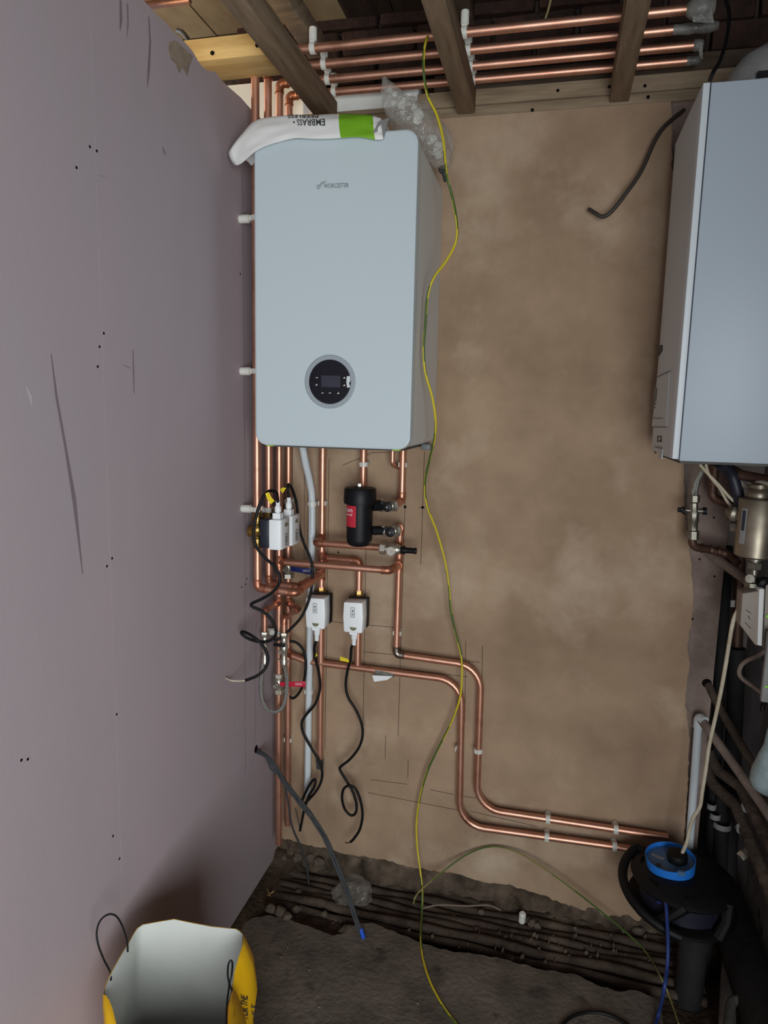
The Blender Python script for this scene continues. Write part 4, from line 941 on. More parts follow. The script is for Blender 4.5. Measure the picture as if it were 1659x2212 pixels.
for a, b, w in [((1417, 815), (1447, 801), .0012), ((1411, 922), (1439, 923), .0012), ((1410, 903), (1431, 904), .001), ((1425, 882), (1423, 903), .0006), ((1413, 965), (1428, 968), .0014)]:
    a = ond(*a, .0032); b = ond(*b, .0032); d = (b - a).normalized(); n_ = d.cross(X).normalized() * w; m.add([a - n_, a + n_, b + n_, b - n_], [(0, 1, 2, 3)], 0, False)
m.prism([ond(1413, 838, .0032), ond(1418, 837, .0032), ond(1416, 866, .0032), ond(1411, 867, .0032)], (.0004, 0, 0))
m.prism([ond(1410, 870, .0032), ond(1415, 869, .0032), ond(1415, 874, .0032), ond(1410, 875, .0032)], (.0004, 0, 0))
m.prism([ond(1409, 879, .0032), ond(1414, 878, .0032), ond(1413, 882, .0032), ond(1409, 883, .0032)], (.0004, 0, 0))
m.build('panel_marks', 'ink_grey', ob)
m = MB().prism([ond(1420, 770), ond(1420, 757), ond(1424, 746), ond(1430, 745), ond(1430, 757), ond(1423, 768)], (.0012, 0, 0)); m.build('pressure_gauge', 'ink_dark', ob)
m = MB()
for pts2 in [[(1420, 941), (1428, 942), (1428, 944), (1420, 943)], [(1420, 941), (1421.5, 941), (1421, 950), (1419.5, 950)], [(1420, 951), (1428, 952), (1427.5, 954), (1419.5, 953)], [(1419.5, 951), (1421, 951), (1420.5, 955), (1419, 955)], [(1426.5, 944), (1428, 944), (1427.5, 955), (1426, 955)], [(1413, 975), (1417, 979), (1416, 980.5), (1412, 977)]]:
    m.prism([ond(a, b, .0016) for a, b in pts2], (.0006, 0, 0))
m.build('maker_mark', 'ink_dark', ob)
MB().prism([ond(1424, 970), ond(1431, 970), ond(1429, 991), ond(1422, 990)], (.0015, 0, 0)).build('light_tab', 'enamel', ob)
MB().box((X0 + .02, YN + .02, Z0 - .006), (RX - .04, YF - .02, Z0 + .001)).build('base_frame', 'grey_duct', ob)
# flue dome
fl2_ = root('flue_cover', (1.15, -.28, Z1), 'pale grey dusty dome over the flue on the old boiler', 'flue')
m = MB().lathe((1.135, -.29, Z1 + .001), Z, [(0, .096), (.03, .095), (.065, .085), (.10, .062), (.124, .032), (.13, .004)], 28)
for v in m.v: v += Vector((noise.noise(v * 20), noise.noise(v * 20 + Vector((3, 3, 3))), 0)) * .006
m.build('dome', 'dome_grey', fl2_)
MB().obox(P(1650, 160, y=-.385), X, Y, Z, .012, .004, .005).build('strap_buckle', 'black_plastic', fl2_)
# dark cable stubs by the old boiler
c = [P(1272, 452, y=-.03), P(1285, 460, y=-.04), P(1302, 468, y=-.045), P(1322, 456, y=-.05), P(1352, 418, y=-.05), P(1385, 370, y=-.045), P(1412, 310, y=-.04), P(1430, 280, y=-.035), P(1452, 258, y=-.02), P(1477, 238, y=.011)]
solo('cable_stub', MB().tube(spline(c, 6), .0052, 10), 'dark_cable', 'stiff dark brown cable end sticking out of plastered wall', 'cable')
c = [P(1567, 0, y=-.30), P(1575, 30, y=-.32), P(1570, 80, y=-.36), P(1556, 130, y=-.42), P(1540, 165, y=-.45), P(1532, 184, y=-.447)]; c[-1].z = Z1 + .003; c[-2].z = Z1 + .018
solo('flue_cable', MB().tube(spline(c, 6), .004, 8), 'black_rubber', 'thin black cable dropping onto the old boiler top', 'cable')
c = [P(1190, 0, y=.06), P(1185, 20, y=.07), P(1177, 45, y=.08), P(1174, 60, y=.11)]
solo('wire_stub', MB().tube(spline(c, 6), .003, 8), 'dull_wire', 'short yellowish wire stub in the dark above ceiling pipes', 'cable')

# ================================================================== UNDER THE OLD BOILER
ofx = root('isolating_tap', P(1495, 1120, y=-.10), 'old nickel tap with cross handles and braided hose under old boiler', 'tap')
yt = -.10
def T(px, py, y=yt): return P(px, py, y=y)
MB().tube(spline([T(1522, 1000, -.16), T(1518, 1015, -.14), T(1507, 1035, -.12), T(1501, 1058, -.105), T(1499, 1072)], 6), .0088, 12).build('braided_hose', 'braid', ofx)
m = MB(); m.lathe(T(1500, 1052), T(1497, 1148) - T(1500, 1052), [(0, .0085), (.02, .0085), (.022, .0145), (.038, .0145), (.042, .010), (.062, .0115), (.066, .0135), (.09, .0135), (.093, .0115), (.112, .0115), (.115, .0155), (.136, .0155), (.138, .011)], 8, 0, False)
m.cyl(T(1477, 1102), T(1519, 1104), .0065); m.build('tap_body', 'old_nickel', ofx)
m = MB(); m.cyl(T(1464, 1101), T(1478, 1102), .006); m.cyl(T(1471, 1098), T(1483, 1108), .0075); m.build('handle', 'black_plastic', ofx); MB().cyl(T(1518, 1104), T(1526, 1104), .0095).build('knob', 'black_plastic', ofx)
pp_ = pipe('dark elbowed copper pipe below the old nickel tap', [T(1496, 1148), T(1495, 1181), T(1530, 1187, -.08), T(1575, 1197, -.07), T(1592, 1215, -.12)], .02, .0105, 'copper_dull')
mb = MB()
for px, py in ((1516, 1184), (1536, 1188), (1552, 1191)): a = T(px, py, -.082); mb.lathe(a - X * .003, X, [(0, .0124), (.006, .0124)], 12)
mb.build('fitting_rings', 'copper_dull', pp_)
pipe('lagged pinkish pipe sloping down toward the grey control box', [T(1528, 1186, -.02), T(1545, 1205, -.05), T(1625, 1262, -.20)], .02, .0125, 'lagging', 'lagged_pipe', 'old pipes')
pipe('brown copper drop from old boiler with elbow, behind white cables', [T(1545, 1003, -.10), T(1537, 1075, -.08), T(1600, 1098, -.12)], .02, .012, 'copper_dull')
for i, (a, lab) in enumerate([([(1512, 1003, -.2), (1528, 1022, -.2), (1555, 1050, -.2), (1580, 1078, -.2), (1605, 1096, -.2)], 'upper of two cream cables slanting under the old boiler'), ([(1525, 1003, -.2), (1532, 1026, -.2), (1555, 1055, -.19), (1570, 1082, -.18), (1585, 1098, -.16)], 'lower of two cream cables slanting under the old boiler')]):
    solo('cream_cable', MB().tube(spline([T(*q) for q in a], 6), .0036, 8), 'white_cable', lab, 'cable')
m = MB().tube(spline([T(1555, 1000, -.22), T(1580, 1025, -.2), T(1592, 1060, -.2), T(1600, 1100, -.2)], 6), .014, 12)
solo('black_hose', m, 'blue_band', 'black shiny hose dropping behind the steel filter', 'hose')
pipe('brown pipe running under the old boiler toward the camera side', [T(1570, 1010, -.15), T(1600, 1026, -.20), T(1670, 1040, -.25)], .03, .0125, 'copper_dull')
c = [T(1592, 1035, -.2), T(1605, 1048, -.2), T(1622, 1052, -.22), T(1640, 1042, -.25), T(1672, 1050, -.27)]
solo('cable_sheath', MB().tube(spline(c, 6), .006, 8), 'beige_plastic', 'dusty beige flex above the steel filter cap', 'cable')
# steel filter
fx = P(1634, 1130, y=-.25); ft_ = root('steel_filter', (P(1630, 1200, y=-.25).x, -.25, P(1630, 1200, y=-.25).z), 'dull gold steel filter cylinder with narrow label', 'filter')
zt = P(1630, 1076, y=-.25).z; zb = P(1630, 1203, y=-.25).z; xc = P(1637, 1130, y=-.25).x; yc2 = -.25
MB().lathe((xc, yc2, zb), Z, [(0, .038), (.004, .044), (zt - zb - .003, .0445), (zt - zb, .042)], 32).build('cylinder', 'filter_steel', ft_)
MB().lathe((xc - .004, yc2, zt), Z, [(0, .024), (.003, .0255), (.016, .024), (.022, .018), (.024, .022), (.032, .021), (.036, .01)], 24).build('cap', 'filter_steel', ft_)
m = MB(); R2 = .0449; N = 6; vs = []
for k in range(N + 1):
    a = math.radians(203 + 21 * k / N)
    for z_ in (P(1607, 1176, y=-.28).z, P(1607, 1099, y=-.28).z): vs.append((xc + R2 * math.cos(a), yc2 + R2 * math.sin(a), z_))
m.add(vs, [(2 * k, 2 * k + 2, 2 * k + 3, 2 * k + 1) for k in range(N)], 0, True); lb = m.build('label', 'dome_grey', ft_)
m = MB(); vs = []
for k in range(N + 1):
    a = math.radians(208 + 11 * k / N)
    for z_ in (P(1607, 1147, y=-.28).z, P(1607, 1103, y=-.28).z): vs.append((xc + (R2 + .0004) * math.cos(a), yc2 + (R2 + .0004) * math.sin(a), z_))
m.add(vs, [(2 * k, 2 * k + 2, 2 * k + 3, 2 * k + 1) for k in range(N)], 0, True); m.build('label_band', 'seam', lb)
m = MB(); m.lathe(T(1576, 1106, -.2), T(1606, 1116, -.24) - T(1576, 1106, -.2), [(0, .014), (.008, .016), (.016, .016), (.02, .02), (.028, .0205), (.034, .014), (.05, .014)], 12, 0, False)
m.hexn(T(1590, 1128, -.21), T(1591, 1146, -.21), .0155); m.build('side_coupling', 'old_nickel', ft_)
m = MB(); a = T(1632, 1203, -.25); m.lathe(a, -Z, [(0, .021), (.006, .021), (.007, .013), (.012, .013)], 16); m.hexn(a - Z * .012, a - Z * .03, .0165); m.lathe(a - Z * .03, -Z, [(0, .009), (.018, .010), (.02, .017), (.05, .018), (.056, .012)], 14)
m.cyl(T(1622, 1249, -.27), T(1620, 1250, -.30), .010); m.hexn(T(1617, 1266, -.27), T(1640, 1267, -.27), .0095); m.build('drain_cock', 'old_nickel', ft_)
MB().lathe(T(1646, 1258, -.27), Vector((.3, -1, -.3)), [(0, .016), (.014, .017), (.02, .01)], 16).build('drain_knob', 'black_plastic', ft_)
# pale control box
bx = 1.205
q = [P(1603, 1285, x=bx), P(1661, 1240, x=bx + .04), P(1661, 1392, x=bx + .04), P(1638, 1392, x=bx), P(1598, 1350, x=bx)]
bxr = root('control_box', P(1630, 1392, x=bx), 'dusty grey beige control box with cut corner on side wall', 'box')
yb = -.30
f2 = [P(1604, 1282, y=yb), P(1650, 1275, y=yb), P(1640, 1394, y=yb), P(1632, 1394, y=yb), P(1599, 1350, y=yb)]
MB().prism(f2, (0, .05, 0)).build('lid', 'beige_plastic', bxr, bevel=.002)
f3 = [P(1640, 1272, y=yb - .006), P(1652, 1272, y=yb - .006), P(1646, 1396, y=yb - .006), P(1636, 1394, y=yb - .006)]
MB().prism(f3, (0, .05, 0)).build('pale_edge', 'enamel_side', bxr, bevel=.002)
f4 = [P(1654, 1262, y=yb + .01), P(1720, 1262, y=yb + .01), P(1712, 1400, y=yb + .01), P(1648, 1400, y=yb + .01)]
MB().prism(f4, (0, .05, 0)).build('back_box', 'beige_plastic', bxr, bevel=.002)
for px, py in ((1657, 1331),):
    MB().lathe(P(px, py, y=yb + .008), -Y, [(0, .003), (.001, .003)], 8).build('indicator_light', 'led_green', bxr)
m = MB()
for a, b in (((1612, 1318), (1622, 1325)), ((1616, 1330), (1620, 1338)), ((1610, 1345), (1622, 1358))):
    a = P(*a, y=yb - .0012); b = P(*b, y=yb - .0012); d = (b - a).normalized(); n_ = Y.cross(d) * .001; m.add([a - n_, a + n_, b + n_, b - n_], [(0, 1, 2, 3)], 0, False)
m.build('scratches', 'ink_dark', bxr)
# white flex from control box to reel plug
c = [(1603, 1308, -.26), (1590, 1325, -.255), (1582, 1350, -.25), (1575, 1390, -.24), (1567, 1440, -.23), (1556, 1500, -.22), (1543, 1560, -.21), (1532, 1610, -.2), (1525, 1660, -.2), (1517, 1710, -.2), (1512, 1742, -.2), (1498, 1765, -.19), (1490, 1790, -.18), (1484, 1818, -.175), (1474, 1842, -.172)]
solo('white_flex', MB().tube(spline([P(a, b, y=c_) for a, b, c_ in c], 6), .0048, 10), 'white_cable', 'cream flex hanging from control box into blue reel socket', 'cable')
c = [(1655, 1405, -.2), (1635, 1418, -.19), (1612, 1428, -.18), (1600, 1440, -.18), (1597, 1455, -.18), (1606, 1468, -.19), (1630, 1485, -.22), (1665, 1512, -.26)]
solo('grey_flex', MB().tube(spline([P(a, b, y=c_) for a, b, c_ in c], 6), .0055, 10), 'lagging', 'dusty pinkish flex bending along the side wall', 'cable')
# pipework in the corner
def vpipe(px0, py0, px1, py1, y, r, m, label, name='old_pipe'):
    return pipe(label, [P(px0, py0, y=y), P(px1, py1, y=y)], .01, r, m, name, 'old pipes')
vpipe(1570, 1180, 1530, 1960, .10, .017, 'soil_pipe', 'dark vertical pipe in the corner closest to bare strip')
vp2 = vpipe(1583, 1195, 1570, 1430, .12, .0085, 'old_iron', 'thin grey green vertical pipe in the corner')
MB().lathe(P(1579, 1302, y=.12) - Z * .01, Z, [(0, .012), (.02, .012)], 6).build('white_joint', 'clip_plastic', vp2)
vpipe(1598, 1200, 1580, 1700, .14, .017, 'copper_dull', 'brown vertical pipe in the corner behind cream flex')
vpipe(1592, 1400, 1570, 1950, .12, .024, 'soil_pipe', 'thick dark vertical pipe low in the corner')
cw = pipe('white plastic waste pipe upright with angled branch beside the reel', [P(1489, 1830, y=-.02), P(1509, 1556, y=-.02)], .01, .0112, 'conduit_white', 'waste_pipe', 'waste pipes')
MB().tube(fillet([P(1508, 1572, y=-.02), P(1510, 1548, y=-.02), P(1522, 1558, y=-.04)], .012), .0135, 14).build('bend', 'conduit_white', cw)
pipe('long pinkish lagged pipe sloping along side wall toward camera', [P(1510, 1548, y=-.02), P(1600, 1672, y=-.17), P(1700, 1815, y=-.36)], .02, .012, 'lagging', 'lagged_pipe', 'old pipes')
pipe('dark pipe from wall hole sloping behind the lagged one', [P(1527, 1474, y=.02), P(1560, 1540, y=-.0), P(1625, 1650, y=-.10), P(1690, 1770, y=-.25)], .02, .0115, 'old_iron', 'old_pipe', 'old pipes')
k1 = pipe('dark pipe with white band, upper of two sloping low', [P(1530, 1620, y=.05), P(1545, 1660, y=.04), P(1600, 1700, y=-.04), P(1700, 1900, y=-.30)], .04, .0155, 'old_iron', 'old_pipe', 'old pipes')
k2 = pipe('dark pipe with white band, lower of two sloping low', [P(1518, 1640, y=.05), P(1535, 1690, y=.04), P(1590, 1740, y=-.04), P(1700, 2020, y=-.36)], .04, .0165, 'old_iron', 'old_pipe', 'old pipes')
def band(par, a, b, r): MB().lathe(a, b - a, [(0, r), (.010, r), (.0102, r - .002)], 16).build('clip_band', 'dome_grey', par)  # white band coloured grey, the dark corner's shade put into it
a = P(1615, 1740, y=-.078); band(k1, a, P(1700, 1900, y=-.30), .0178)
a = P(1604, 1786, y=-.094); band(k2, a, P(1700, 2020, y=-.36), .0188)
t1 = root('pipe_tee', P(1605, 1850, y=-.16), 'dark capped tee with shiny nut below the banded pipes', 'fitting')
MB().cyl(P(1622, 1832, y=-.15), P(1606, 1845, y=-.16), .014).build('stub', 'old_iron', t1); MB().hexn(P(1609, 1842, y=-.158), P(1598, 1852, y=-.166), .0125).build('nut', 'nickel', t1)
for px, py, pxb, w, lab in [(1560, 1781, 1555, .022, 'white clip band around thick dark corner pipe'), (1545, 1762, 1540, .012, 'small white clip above the reel in the corner'), (1537, 1741, 1533, .010, 'smallest white clip high in the dark corner')]:
    c = P(px, py, y=.06); m = MB().arc(c, Z, -Y, w, w + .003, .008, -1.4, 1.4, 14); solo('pipe_clip', m, 'dome_grey', lab, 'pipe clip', 'corner pipe clips')  # white plastic given grey so the corner's shade sits in the colour
vpipe(1562, 1690, 1552, 1960, .082, .021, 'soil_pipe', 'dark stub pipe held by the white clip band')
# dosing bottle
bt = root('dosing_bottle', P(1640, 1720, y=-.33), 'hanging translucent plastic bottle at side wall', 'bottle')
bc = P(1659, 1715, y=-.33)
MB().lathe((bc.x, -.33, bc.z + .0), Z, [(0, .010), (.004, .022), (.014, .036), (.03, .042), (.055, .040), (.09, .030), (.12, .020), (.16, .016)], 28).build('vessel', 'bottle', bt)
for px, py in ((1655, 1483),):
    q = P(px, py, y=-.33); MB().lathe(q, -Y, [(0, .003), (.001, .003)], 8).build('indicator_light', 'led_green', bt)
MB().obox(P(1662, 1440, y=-.32), X, Y, Z, .012, .008, .085).build('hanger', 'dome_grey', bt, bevel=.004)

# ================================================================== CABLE REEL
rc = Vector((1.14, -.172, .197)); rr_ = root('cable_reel', rc, 'black cable reel with blue socket face and handle', 'cable reel')
MB().lathe(rc, Z, [(0, .128), (.004, .138), (.014, .138), (.018, .130)], 40).build('lower_flange', 'black_rubber', rr_)
MB().lathe(rc + Z * .016, Z, [(0, .108), (.062, .108)], 36).build('drum', 'blue_band', rr_)
uf = MB().lathe(rc + Z * .074, Z, [(0, .112), (.003, .130), (.010, .134), (.018, .126), (.028, .100), (.036, .084), (.038, .076)], 40).build('upper_flange', 'black_rubber', rr_)
for k in range(7):
    a = 2 * math.pi * k / 7 + .2; d = Vector((math.cos(a), math.sin(a), 0)); MB().obox(rc + d * .106 + Z * .1005, d.cross(Z), d - Z * .4, Z + d * .4, .015, .0035, .0012).build('flange_slot', 'hole', uf)
m = MB(); path = []
for k in range(25):
    a = math.radians(138 + 122 * k / 24); d = Vector((math.cos(a), math.sin(a), 0)); path.append(rc + d * (.142 + .014 * math.sin(math.pi * k / 24)) + Z * (.092 - .078 * (k / 24)))
path = [rc + Vector((math.cos(math.radians(138)) * .115, math.sin(math.radians(138)) * .115, .09))] + path
m.tube(path, .0125, 10); m.build('carry_handle', 'black_rubber', rr_)
for a0_, a1_ in ((232, 262), (300, 318), (20, 8), (80, 95)):
    e0_ = Vector((math.cos(math.radians(a1_)), math.sin(math.radians(a1_)), 0)); e1_ = Vector((math.cos(math.radians(a0_)), math.sin(math.radians(a0_)), 0))
    MB().tube([rc + e0_ * .122 + Z * .085, rc + (e0_ + e1_) * .068 + Z * .05, rc + e1_ * .133 + Z * .012], [.016, .013, .014], 8).build('frame_strut', 'black_rubber', rr_)
tilt = Vector((-.10, -.05, 1)).normalized(); bz_ = P(1448, 1862, y=-.172)
MB().lathe(bz_, tilt, [(-.020, .060), (.016, .0635), (.0165, .0615), (.004, .0605), (.0035, .002)], 40).build('socket_rim', 'blue_drum', rr_)
sf = MB().lathe(bz_ + tilt * .0036, tilt, [(0, .0605), (.001, .0600)], 40).build('socket_face', 'blue_drum_dark', rr_)
pc = bz_ + Vector((.018, .004, .004)); MB().lathe(pc, tilt, [(0, .026), (.016, .027), (.024, .025), (.028, .016)], 14).build('plug', 'black_rubber', rr_)
q = bz_ + tilt * .0052; MB().obox(q + Vector((-.030, .012, -.003)), Vector((1, -.7, .06)), Vector((.7, 1, .1)), tilt, .017, .005, .0006).build('socket_sticker', 'dome_grey', sf)
MB().obox(q + Vector((-.032, -.022, -.004)), X, Y, tilt, .006, .006, .0006).build('rating_mark', 'ink_dark', sf)
MB().obox(bz_ + Vector((.016, -.0595, .012)), X, Y, Z, .009, .0035, .006).build('rim_tab', 'blue_drum_dark', rr_)
c = [rc + Vector((-.075, -.085, .06)), P(1437, 1950, y=-.285), P(1441, 1990, y=-.32), P(1443, 2040, y=-.36), P(1441, 2090, y=-.39), P(1434, 2140, y=-.43), P(1424, 2185, z=.02), P(1412, 2225, z=.006)]
MB().tube(spline(c, 7), .0046, 10).build('blue_cable', 'blue_cable', rr_)
solo('floor_duct', MB().lathe((1.172, -.205, -.08), Z, [(0, .036), (.20, .036), (.202, .042), (.270, .042), (.276, .040)], 22), 'soil_pipe', 'short upright soil pipe stub under the cable reel', 'pipe', 'floor ducts')
solo('floor_duct', MB().lathe((1.225, -.07, -.08), Z, [(0, .032), (.276, .032)], 18), 'soil_pipe', 'second upright stub behind the one under the reel', 'pipe', 'floor ducts')

# ================================================================== FLOOR PIPES, DUCTS, RUBBLE
for i in range(7):
    y = -.016 - i * .0275 + random.uniform(-.003, .003); r = .0118 + .003 * ((i * 5) % 3) / 2; z = -.026 + .004 * (i % 2) + random.uniform(-.004, .004)
    n = 26; path = [Vector((WL + .005 + (1.21 - WL) * k / n, y - .03 * (k / n) * (i / 6) + .003 * math.sin(k * .7 + i), z + .0035 * math.sin(k * 1.1 + i * 2) - .012 * (k / n))) for k in range(n + 1)]
    m = MB().tube(path, [r * (1 + .14 * noise.noise(p * 40)) for p in path], 12)
    solo('trench_pipe', m, 'old_iron', 'dirt caked old pipe in the floor trench, number %s from the back wall' % ('one', 'two', 'three', 'four', 'five', 'six', 'seven')[i], 'pipe', 'trench pipes')
solo('floor_duct', MB().tube([(1.318, .30, .066), (1.312, -.25, .066), (1.305, -.72, .066)], .056, 22), 'soil_pipe', 'thick dark soil pipe along the foot of side wall', 'pipe', 'floor ducts')
m = MB().tube(fillet([P(1570, 2240, z=.06), P(1580, 2160, z=.07), P(1612, 2160, z=.07), P(1630, 2240, z=.06)], .03), .012, 12)
solo('pipe_hoop', m, 'grey_duct', 'grey hooped pipe on the floor at the side wall', 'pipe', 'floor ducts')
MBp = MB().prism([P(1562, 2040, z=.02), P(1566, 2045, z=.02), P(1590, 2140, z=.02), P(1590, 2230, z=.02), P(1552, 2230, z=.02)], (0, 0, -.06)); solo('broken_slab', MBp, 'render_right', 'grey broken slab strip between the two thick floor pipes', 'slab')
c = [P(1208, 2225, z=.004), P(1225, 2203, z=.004), P(1250, 2190, z=.004), P(1280, 2186, z=.004), P(1315, 2192, z=.004), P(1350, 2210, z=.004), P(1365, 2225, z=.004)]
solo('floor_cable', MB().tube(spline(c, 6), .0045, 8), 'black_rubber', 'black cable loop lying on the concrete near the reel', 'cable')
def lump(px, py, s, label, m='rubble', zz=None, name='rubble_lump', cat='stone', group='rubble lumps', sq=.75):
    bm = bmesh.new(); bmesh.ops.create_icosphere(bm, subdivisions=2, radius=1); sd = random.uniform(0, 99)
    mb = MB(); mb.v = [v.co * (1 + .35 * noise.noise(v.co * 1.4 + Vector((sd, 0, 0)))) for v in bm.verts]
    mb.f = [[v.index for v in f.verts] for f in bm.faces]; bm.free(); mb.m = [0] * len(mb.f); mb.sm = [False] * len(mb.f)
    c = P(px, py, z=zz if zz is not None else 0.0)
    mb.v = [Vector((v.x * s * random.uniform(.98, 1.02), v.y * s * .9, v.z * s * sq)) + c for v in mb.v]
    return solo(name, mb, m, label, cat, group, sharp=28)
ORD = 'first second third fourth fifth sixth seventh eighth ninth tenth eleventh twelfth thirteenth fourteenth'.split()
for n_i, (px, py, s, z) in enumerate(sorted([(625, 1842, .024, .02), (612, 1852, .018, .02), (645, 1850, .022, .02), (668, 1852, .026, .02), (690, 1862, .02, .02), (585, 1962, .018, .005), (606, 1970, .020, .005), (620, 1980, .016, .005), (640, 1964, .014, -.02), (540, 1962, .018, -.01), (560, 1948, .014, -.02), (700, 1975, .012, -.02), (645, 1928, .012, -.02)])): lump(px, py, s, 'grey rubble lump at the trench corner, %s counted from the pink wall' % ORD[n_i], zz=z)
for n_i, (px, py, s, z) in enumerate(sorted([(900, 1880, .022, -.01), (1050, 1915, .02, -.015), (830, 1868, .018, .0), (985, 1905, .018, -.01), (1010, 1935, .013, -.02), (1040, 1970, .012, -.02), (1150, 1995, .013, -.02), (1160, 2000, .012, -.02), (1380, 2010, .018, -.02), (1400, 1998, .014, -.02), (1350, 1994, .016, -.02), (880, 1915, .012, -.02), (1175, 1945, .014, 0), (1220, 1955, .022, -.005)])): lump(px, py, s, 'brown rubble lump on the trench pipes, %s on the way to the reel' % ORD[n_i], zz=z)
lump(757, 2012, .03, 'pale chipped concrete fragment at the slab edge', 'concrete', -.01, sq=.35)
# spot of loose grit
gt = MB()
for k in range(240):
    px = random.uniform(520, 1420); py = random.uniform(1900, 2080); c = P(px, py, z=-.03 if py < 2000 else -.02); s = random.uniform(.002, .006)
    gt.obox(c, Vector((random.random(), random.random(), .3)), Vector((-.3, .8, .5)), Z, s, s * .8, s * .6)
gt.build('loose_grit', 'rubble', None, (.5, -.1, -.05)); g_ = bpy.data.objects['loose_grit']; tag(g_, 'loose grit scattered over the trench pipes', 'grit', kind='stuff')
for n_i, (px, py) in enumerate(sorted([(648, 2024), (621, 2046), (607, 2067), (668, 2095), (758, 2087), (823, 2020), (902, 2167), (576, 2102), (688, 2175)])):
    c = P(px, py, z=.0015); m = MB().obox(c, Vector((random.random(), random.random(), 0)), Vector((-.5, .8, 0)), Z, .0028, .0018, .0012)
    solo('plaster_crumb', m, 'lagging', 'tiny pale plaster crumb on the concrete, %s from the yellow sack' % ORD[n_i], 'crumb', 'plaster crumbs')
for a, b, lab in [((575, 1936), (592, 1925), 'pale splinter lying flat by the pink wall corner'), ((574, 1912), (583, 1935), 'thin pale splinter leaning beside the pink wall')]:
    a = P(*a, z=-.01); b = P(*b, z=.0); solo('wood_splinter', MB().tube([a, b], .002, 6), 'timber_fresh', lab, 'splinter')
cc = P(1127, 1990, z=-.02); m = MB().lathe(cc, Vector((.05, -.2, 1)), [(0, .0105), (.03, .0105), (.034, .007)], 12)
solo('plastic_plug', m, 'clip_plastic', 'small white plastic plug standing in the trench', 'plug')
# crumpled clear bag in the trench
m = MB(); bm = bmesh.new(); bmesh.ops.create_icosphere(bm, subdivisions=4, radius=1)
c = P(760, 1937, z=.0); mb = MB()
for v in bm.verts:
    d = v.co.copy(); k = 1 + .30 * noise.noise(d * 1.3 + Vector((3, 1, 7))) - .16 * abs(noise.noise(d * 2.6 + Vector((1, 8, 2))))
    p = Vector((d.x * .062 * k, d.y * .045 * k, d.z * .058 * k * (1.0 if d.z > 0 else .4))); p.x += max(0, d.z) * .022
    mb.v.append(p + c + Z * .006)
mb.f = [[v.index for v in f.verts] for f in bm.faces]; bm.free(); mb.m = [0] * len(mb.f); mb.sm = [True] * len(mb.f)
solo('crumpled_bag', mb, 'dusty_film', 'crumpled dusty clear plastic bag on trench pipes', 'bag', sharp=20)

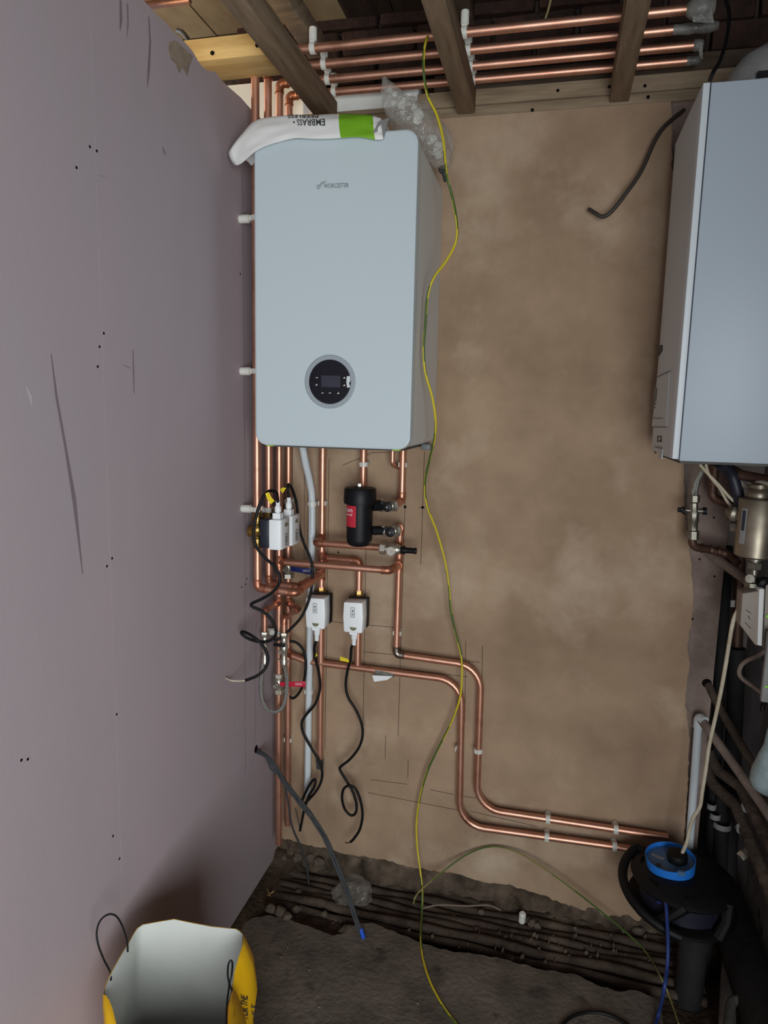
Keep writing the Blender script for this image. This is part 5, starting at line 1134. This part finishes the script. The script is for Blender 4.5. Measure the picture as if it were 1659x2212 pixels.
# ================================================================== RUBBLE SACK (foreground)
def sack():
    r = root('rubble_sack', (.07, -1.02, 0), 'open yellow and white plastic sack with black string handles', 'bag')
    rim = [(223, 2152, .42), (226, 2132, .43), (234, 2112, .437), (242, 2096, .442), (260, 2064, .448), (278, 2035, .452), (288, 2017, .455), (296, 2005, .457), (308, 1997, .458), (340, 1991, .462), (376, 1985, .468), (415, 1993, .46), (458, 2001, .455), (486, 2004, .452), (510, 2006, .452), (519, 2011, .452), (526, 2018, .452), (524, 2042, .452), (515, 2070, .445), (507, 2098, .437), (502, 2136, .425), (499, 2152, .43), (492, 2172, .437), (489, 2205, .437), (489, 2260, .437), (478, 2330, .435), (430, 2390, .43), (340, 2400, .425), (262, 2370, .42), (236, 2280, .42), (229, 2212, .42)]
    rim = [P(a_, b_, z=c_) for a_, b_, c_ in rim]
    n = len(rim); cen = sum((Vector((p.x, p.y, 0)) for p in rim), Vector()) / n
    levels = [0, .02, .05, .09, .14, .20, .27, .34, .41, .455]
    def ring(k, inset):
        out = []
        for i, p in enumerate(rim):
            t = levels[k] / .455; base_ = cen + (Vector((p.x, p.y, 0)) - cen) * 1.10; q = p.lerp(Vector((base_.x, base_.y, .002)), t)
            w = min(1, t * 5)
            q = q + Vector((noise.noise(q * 8 + Vector((2, 0, 0))), noise.noise(q * 8 + Vector((0, 3, 4))), 0)) * .022 * w
            ridge = abs(noise.noise(Vector((q.x * 7 + q.z * 5, q.y * 7 - q.z * 9, 1.3)))) * .016 * w
            d = (Vector((cen.x, cen.y, q.z)) - q).normalized(); q = q + d * (inset + ridge)
            q.x += (.030 * w if p.x > cen.x else 0) * min(1, (p.x - cen.x) / .06 if p.x > cen.x else 0)
            q.x = max(q.x, WL + (.008 if inset else .003)); out.append(q)
        return out
    for inset, m_, nm in ((0, 'bag_yellow', 'outer_skin'), (.0025, 'bag_inside', 'inner_lining')):
        rg = [ring(k, inset if k else inset * .6) for k in range(len(levels))]; mb = MB()
        mb.add([p for q in rg for p in q], [(k * n + i, k * n + (i + 1) % n, (k + 1) * n + (i + 1) % n, (k + 1) * n + i) for k in range(len(levels) - 1) for i in range(n)], 0, True)
        mb.add(rg[-1], [tuple(range(n))], 0, False)
        o = mb.build(nm, m_, r, sharp=60)
        if nm == 'outer_skin': outer = o
    # turned flap of the near rim
    fl_ = [P(502, 2137, z=.428), P(509, 2150, z=.42), P(520, 2176, z=.40), P(529, 2215, z=.385), P(534, 2260, z=.37), P(489, 2262, z=.441), P(489, 2205, z=.441), P(491, 2170, z=.441), P(496, 2148, z=.436)]
    MB().prism([p + Vector((.004, -.002, .002)) for p in fl_], (.0015, -.001, .001)).build('turned_flap', 'bag_yellow', r, sharp=70)
    ll = [(222, 2150, .424), (229, 2152, .426), (236, 2163, .426), (243, 2180, .426), (249, 2205, .426), (255, 2230, .426), (258, 2300, .424), (232, 2300, .42), (228, 2212, .421)]
    MB().prism([P(a_, b_, z=c_ + .003) for a_, b_, c_ in ll], (0, .0005, .0012)).build('turned_lip', 'bag_yellow', r, sharp=70)
    for nm, pts2 in (('string_handle', [P(240, 2118, z=.43), P(237, 2098, z=.44), P(224, 2072, z=.47), P(212, 2040, z=.50), P(209, 2012, z=.52), P(217, 1988, z=.535), P(235, 1975, z=.54), P(252, 1980, z=.53), P(265, 2002, z=.50), P(274, 2030, z=.465), P(276, 2056, z=.44)]),
                     ('string_handle', [P(492, 2240, z=.45), P(489, 2200, z=.455), P(491, 2160, z=.46), P(495, 2128, z=.47), P(492, 2108, z=.48), P(493, 2085, z=.49), P(498, 2075, z=.495), P(502, 2082, z=.49), P(500, 2108, z=.48), P(496, 2125, z=.467), P(501, 2139, z=.445)])):
        for p in pts2: p.x = max(p.x, WL + .006)
        MB().tube(spline(pts2, 6), .0018, 8).build(nm, 'black_rubber', r)
    # print on the near side of the sack
    for s_, a_, b_, c_ in (('FOR THE', (533, 2203), (546, 2150), (525, 2196)), ('CYCLE', (545, 2222), (553, 2176), (537, 2216))):
        xx = .232; p0 = P(*a_, x=xx); p1 = P(*b_, x=xx); p2 = P(*c_, x=xx)
        tx_ = text('sack_print', s_, p0, p1 - p0, p2 - p0, 'ink_dark', outer, .02)
        for v in tx_.data.vertices:
            ok_, lo_, nr_, _ = outer.closest_point_on_mesh(v.co)
            v.co = lo_ + (nr_ if nr_.x > 0 else -nr_) * .0012
sack()
for o in COL.objects:
    for k in ():
        pass
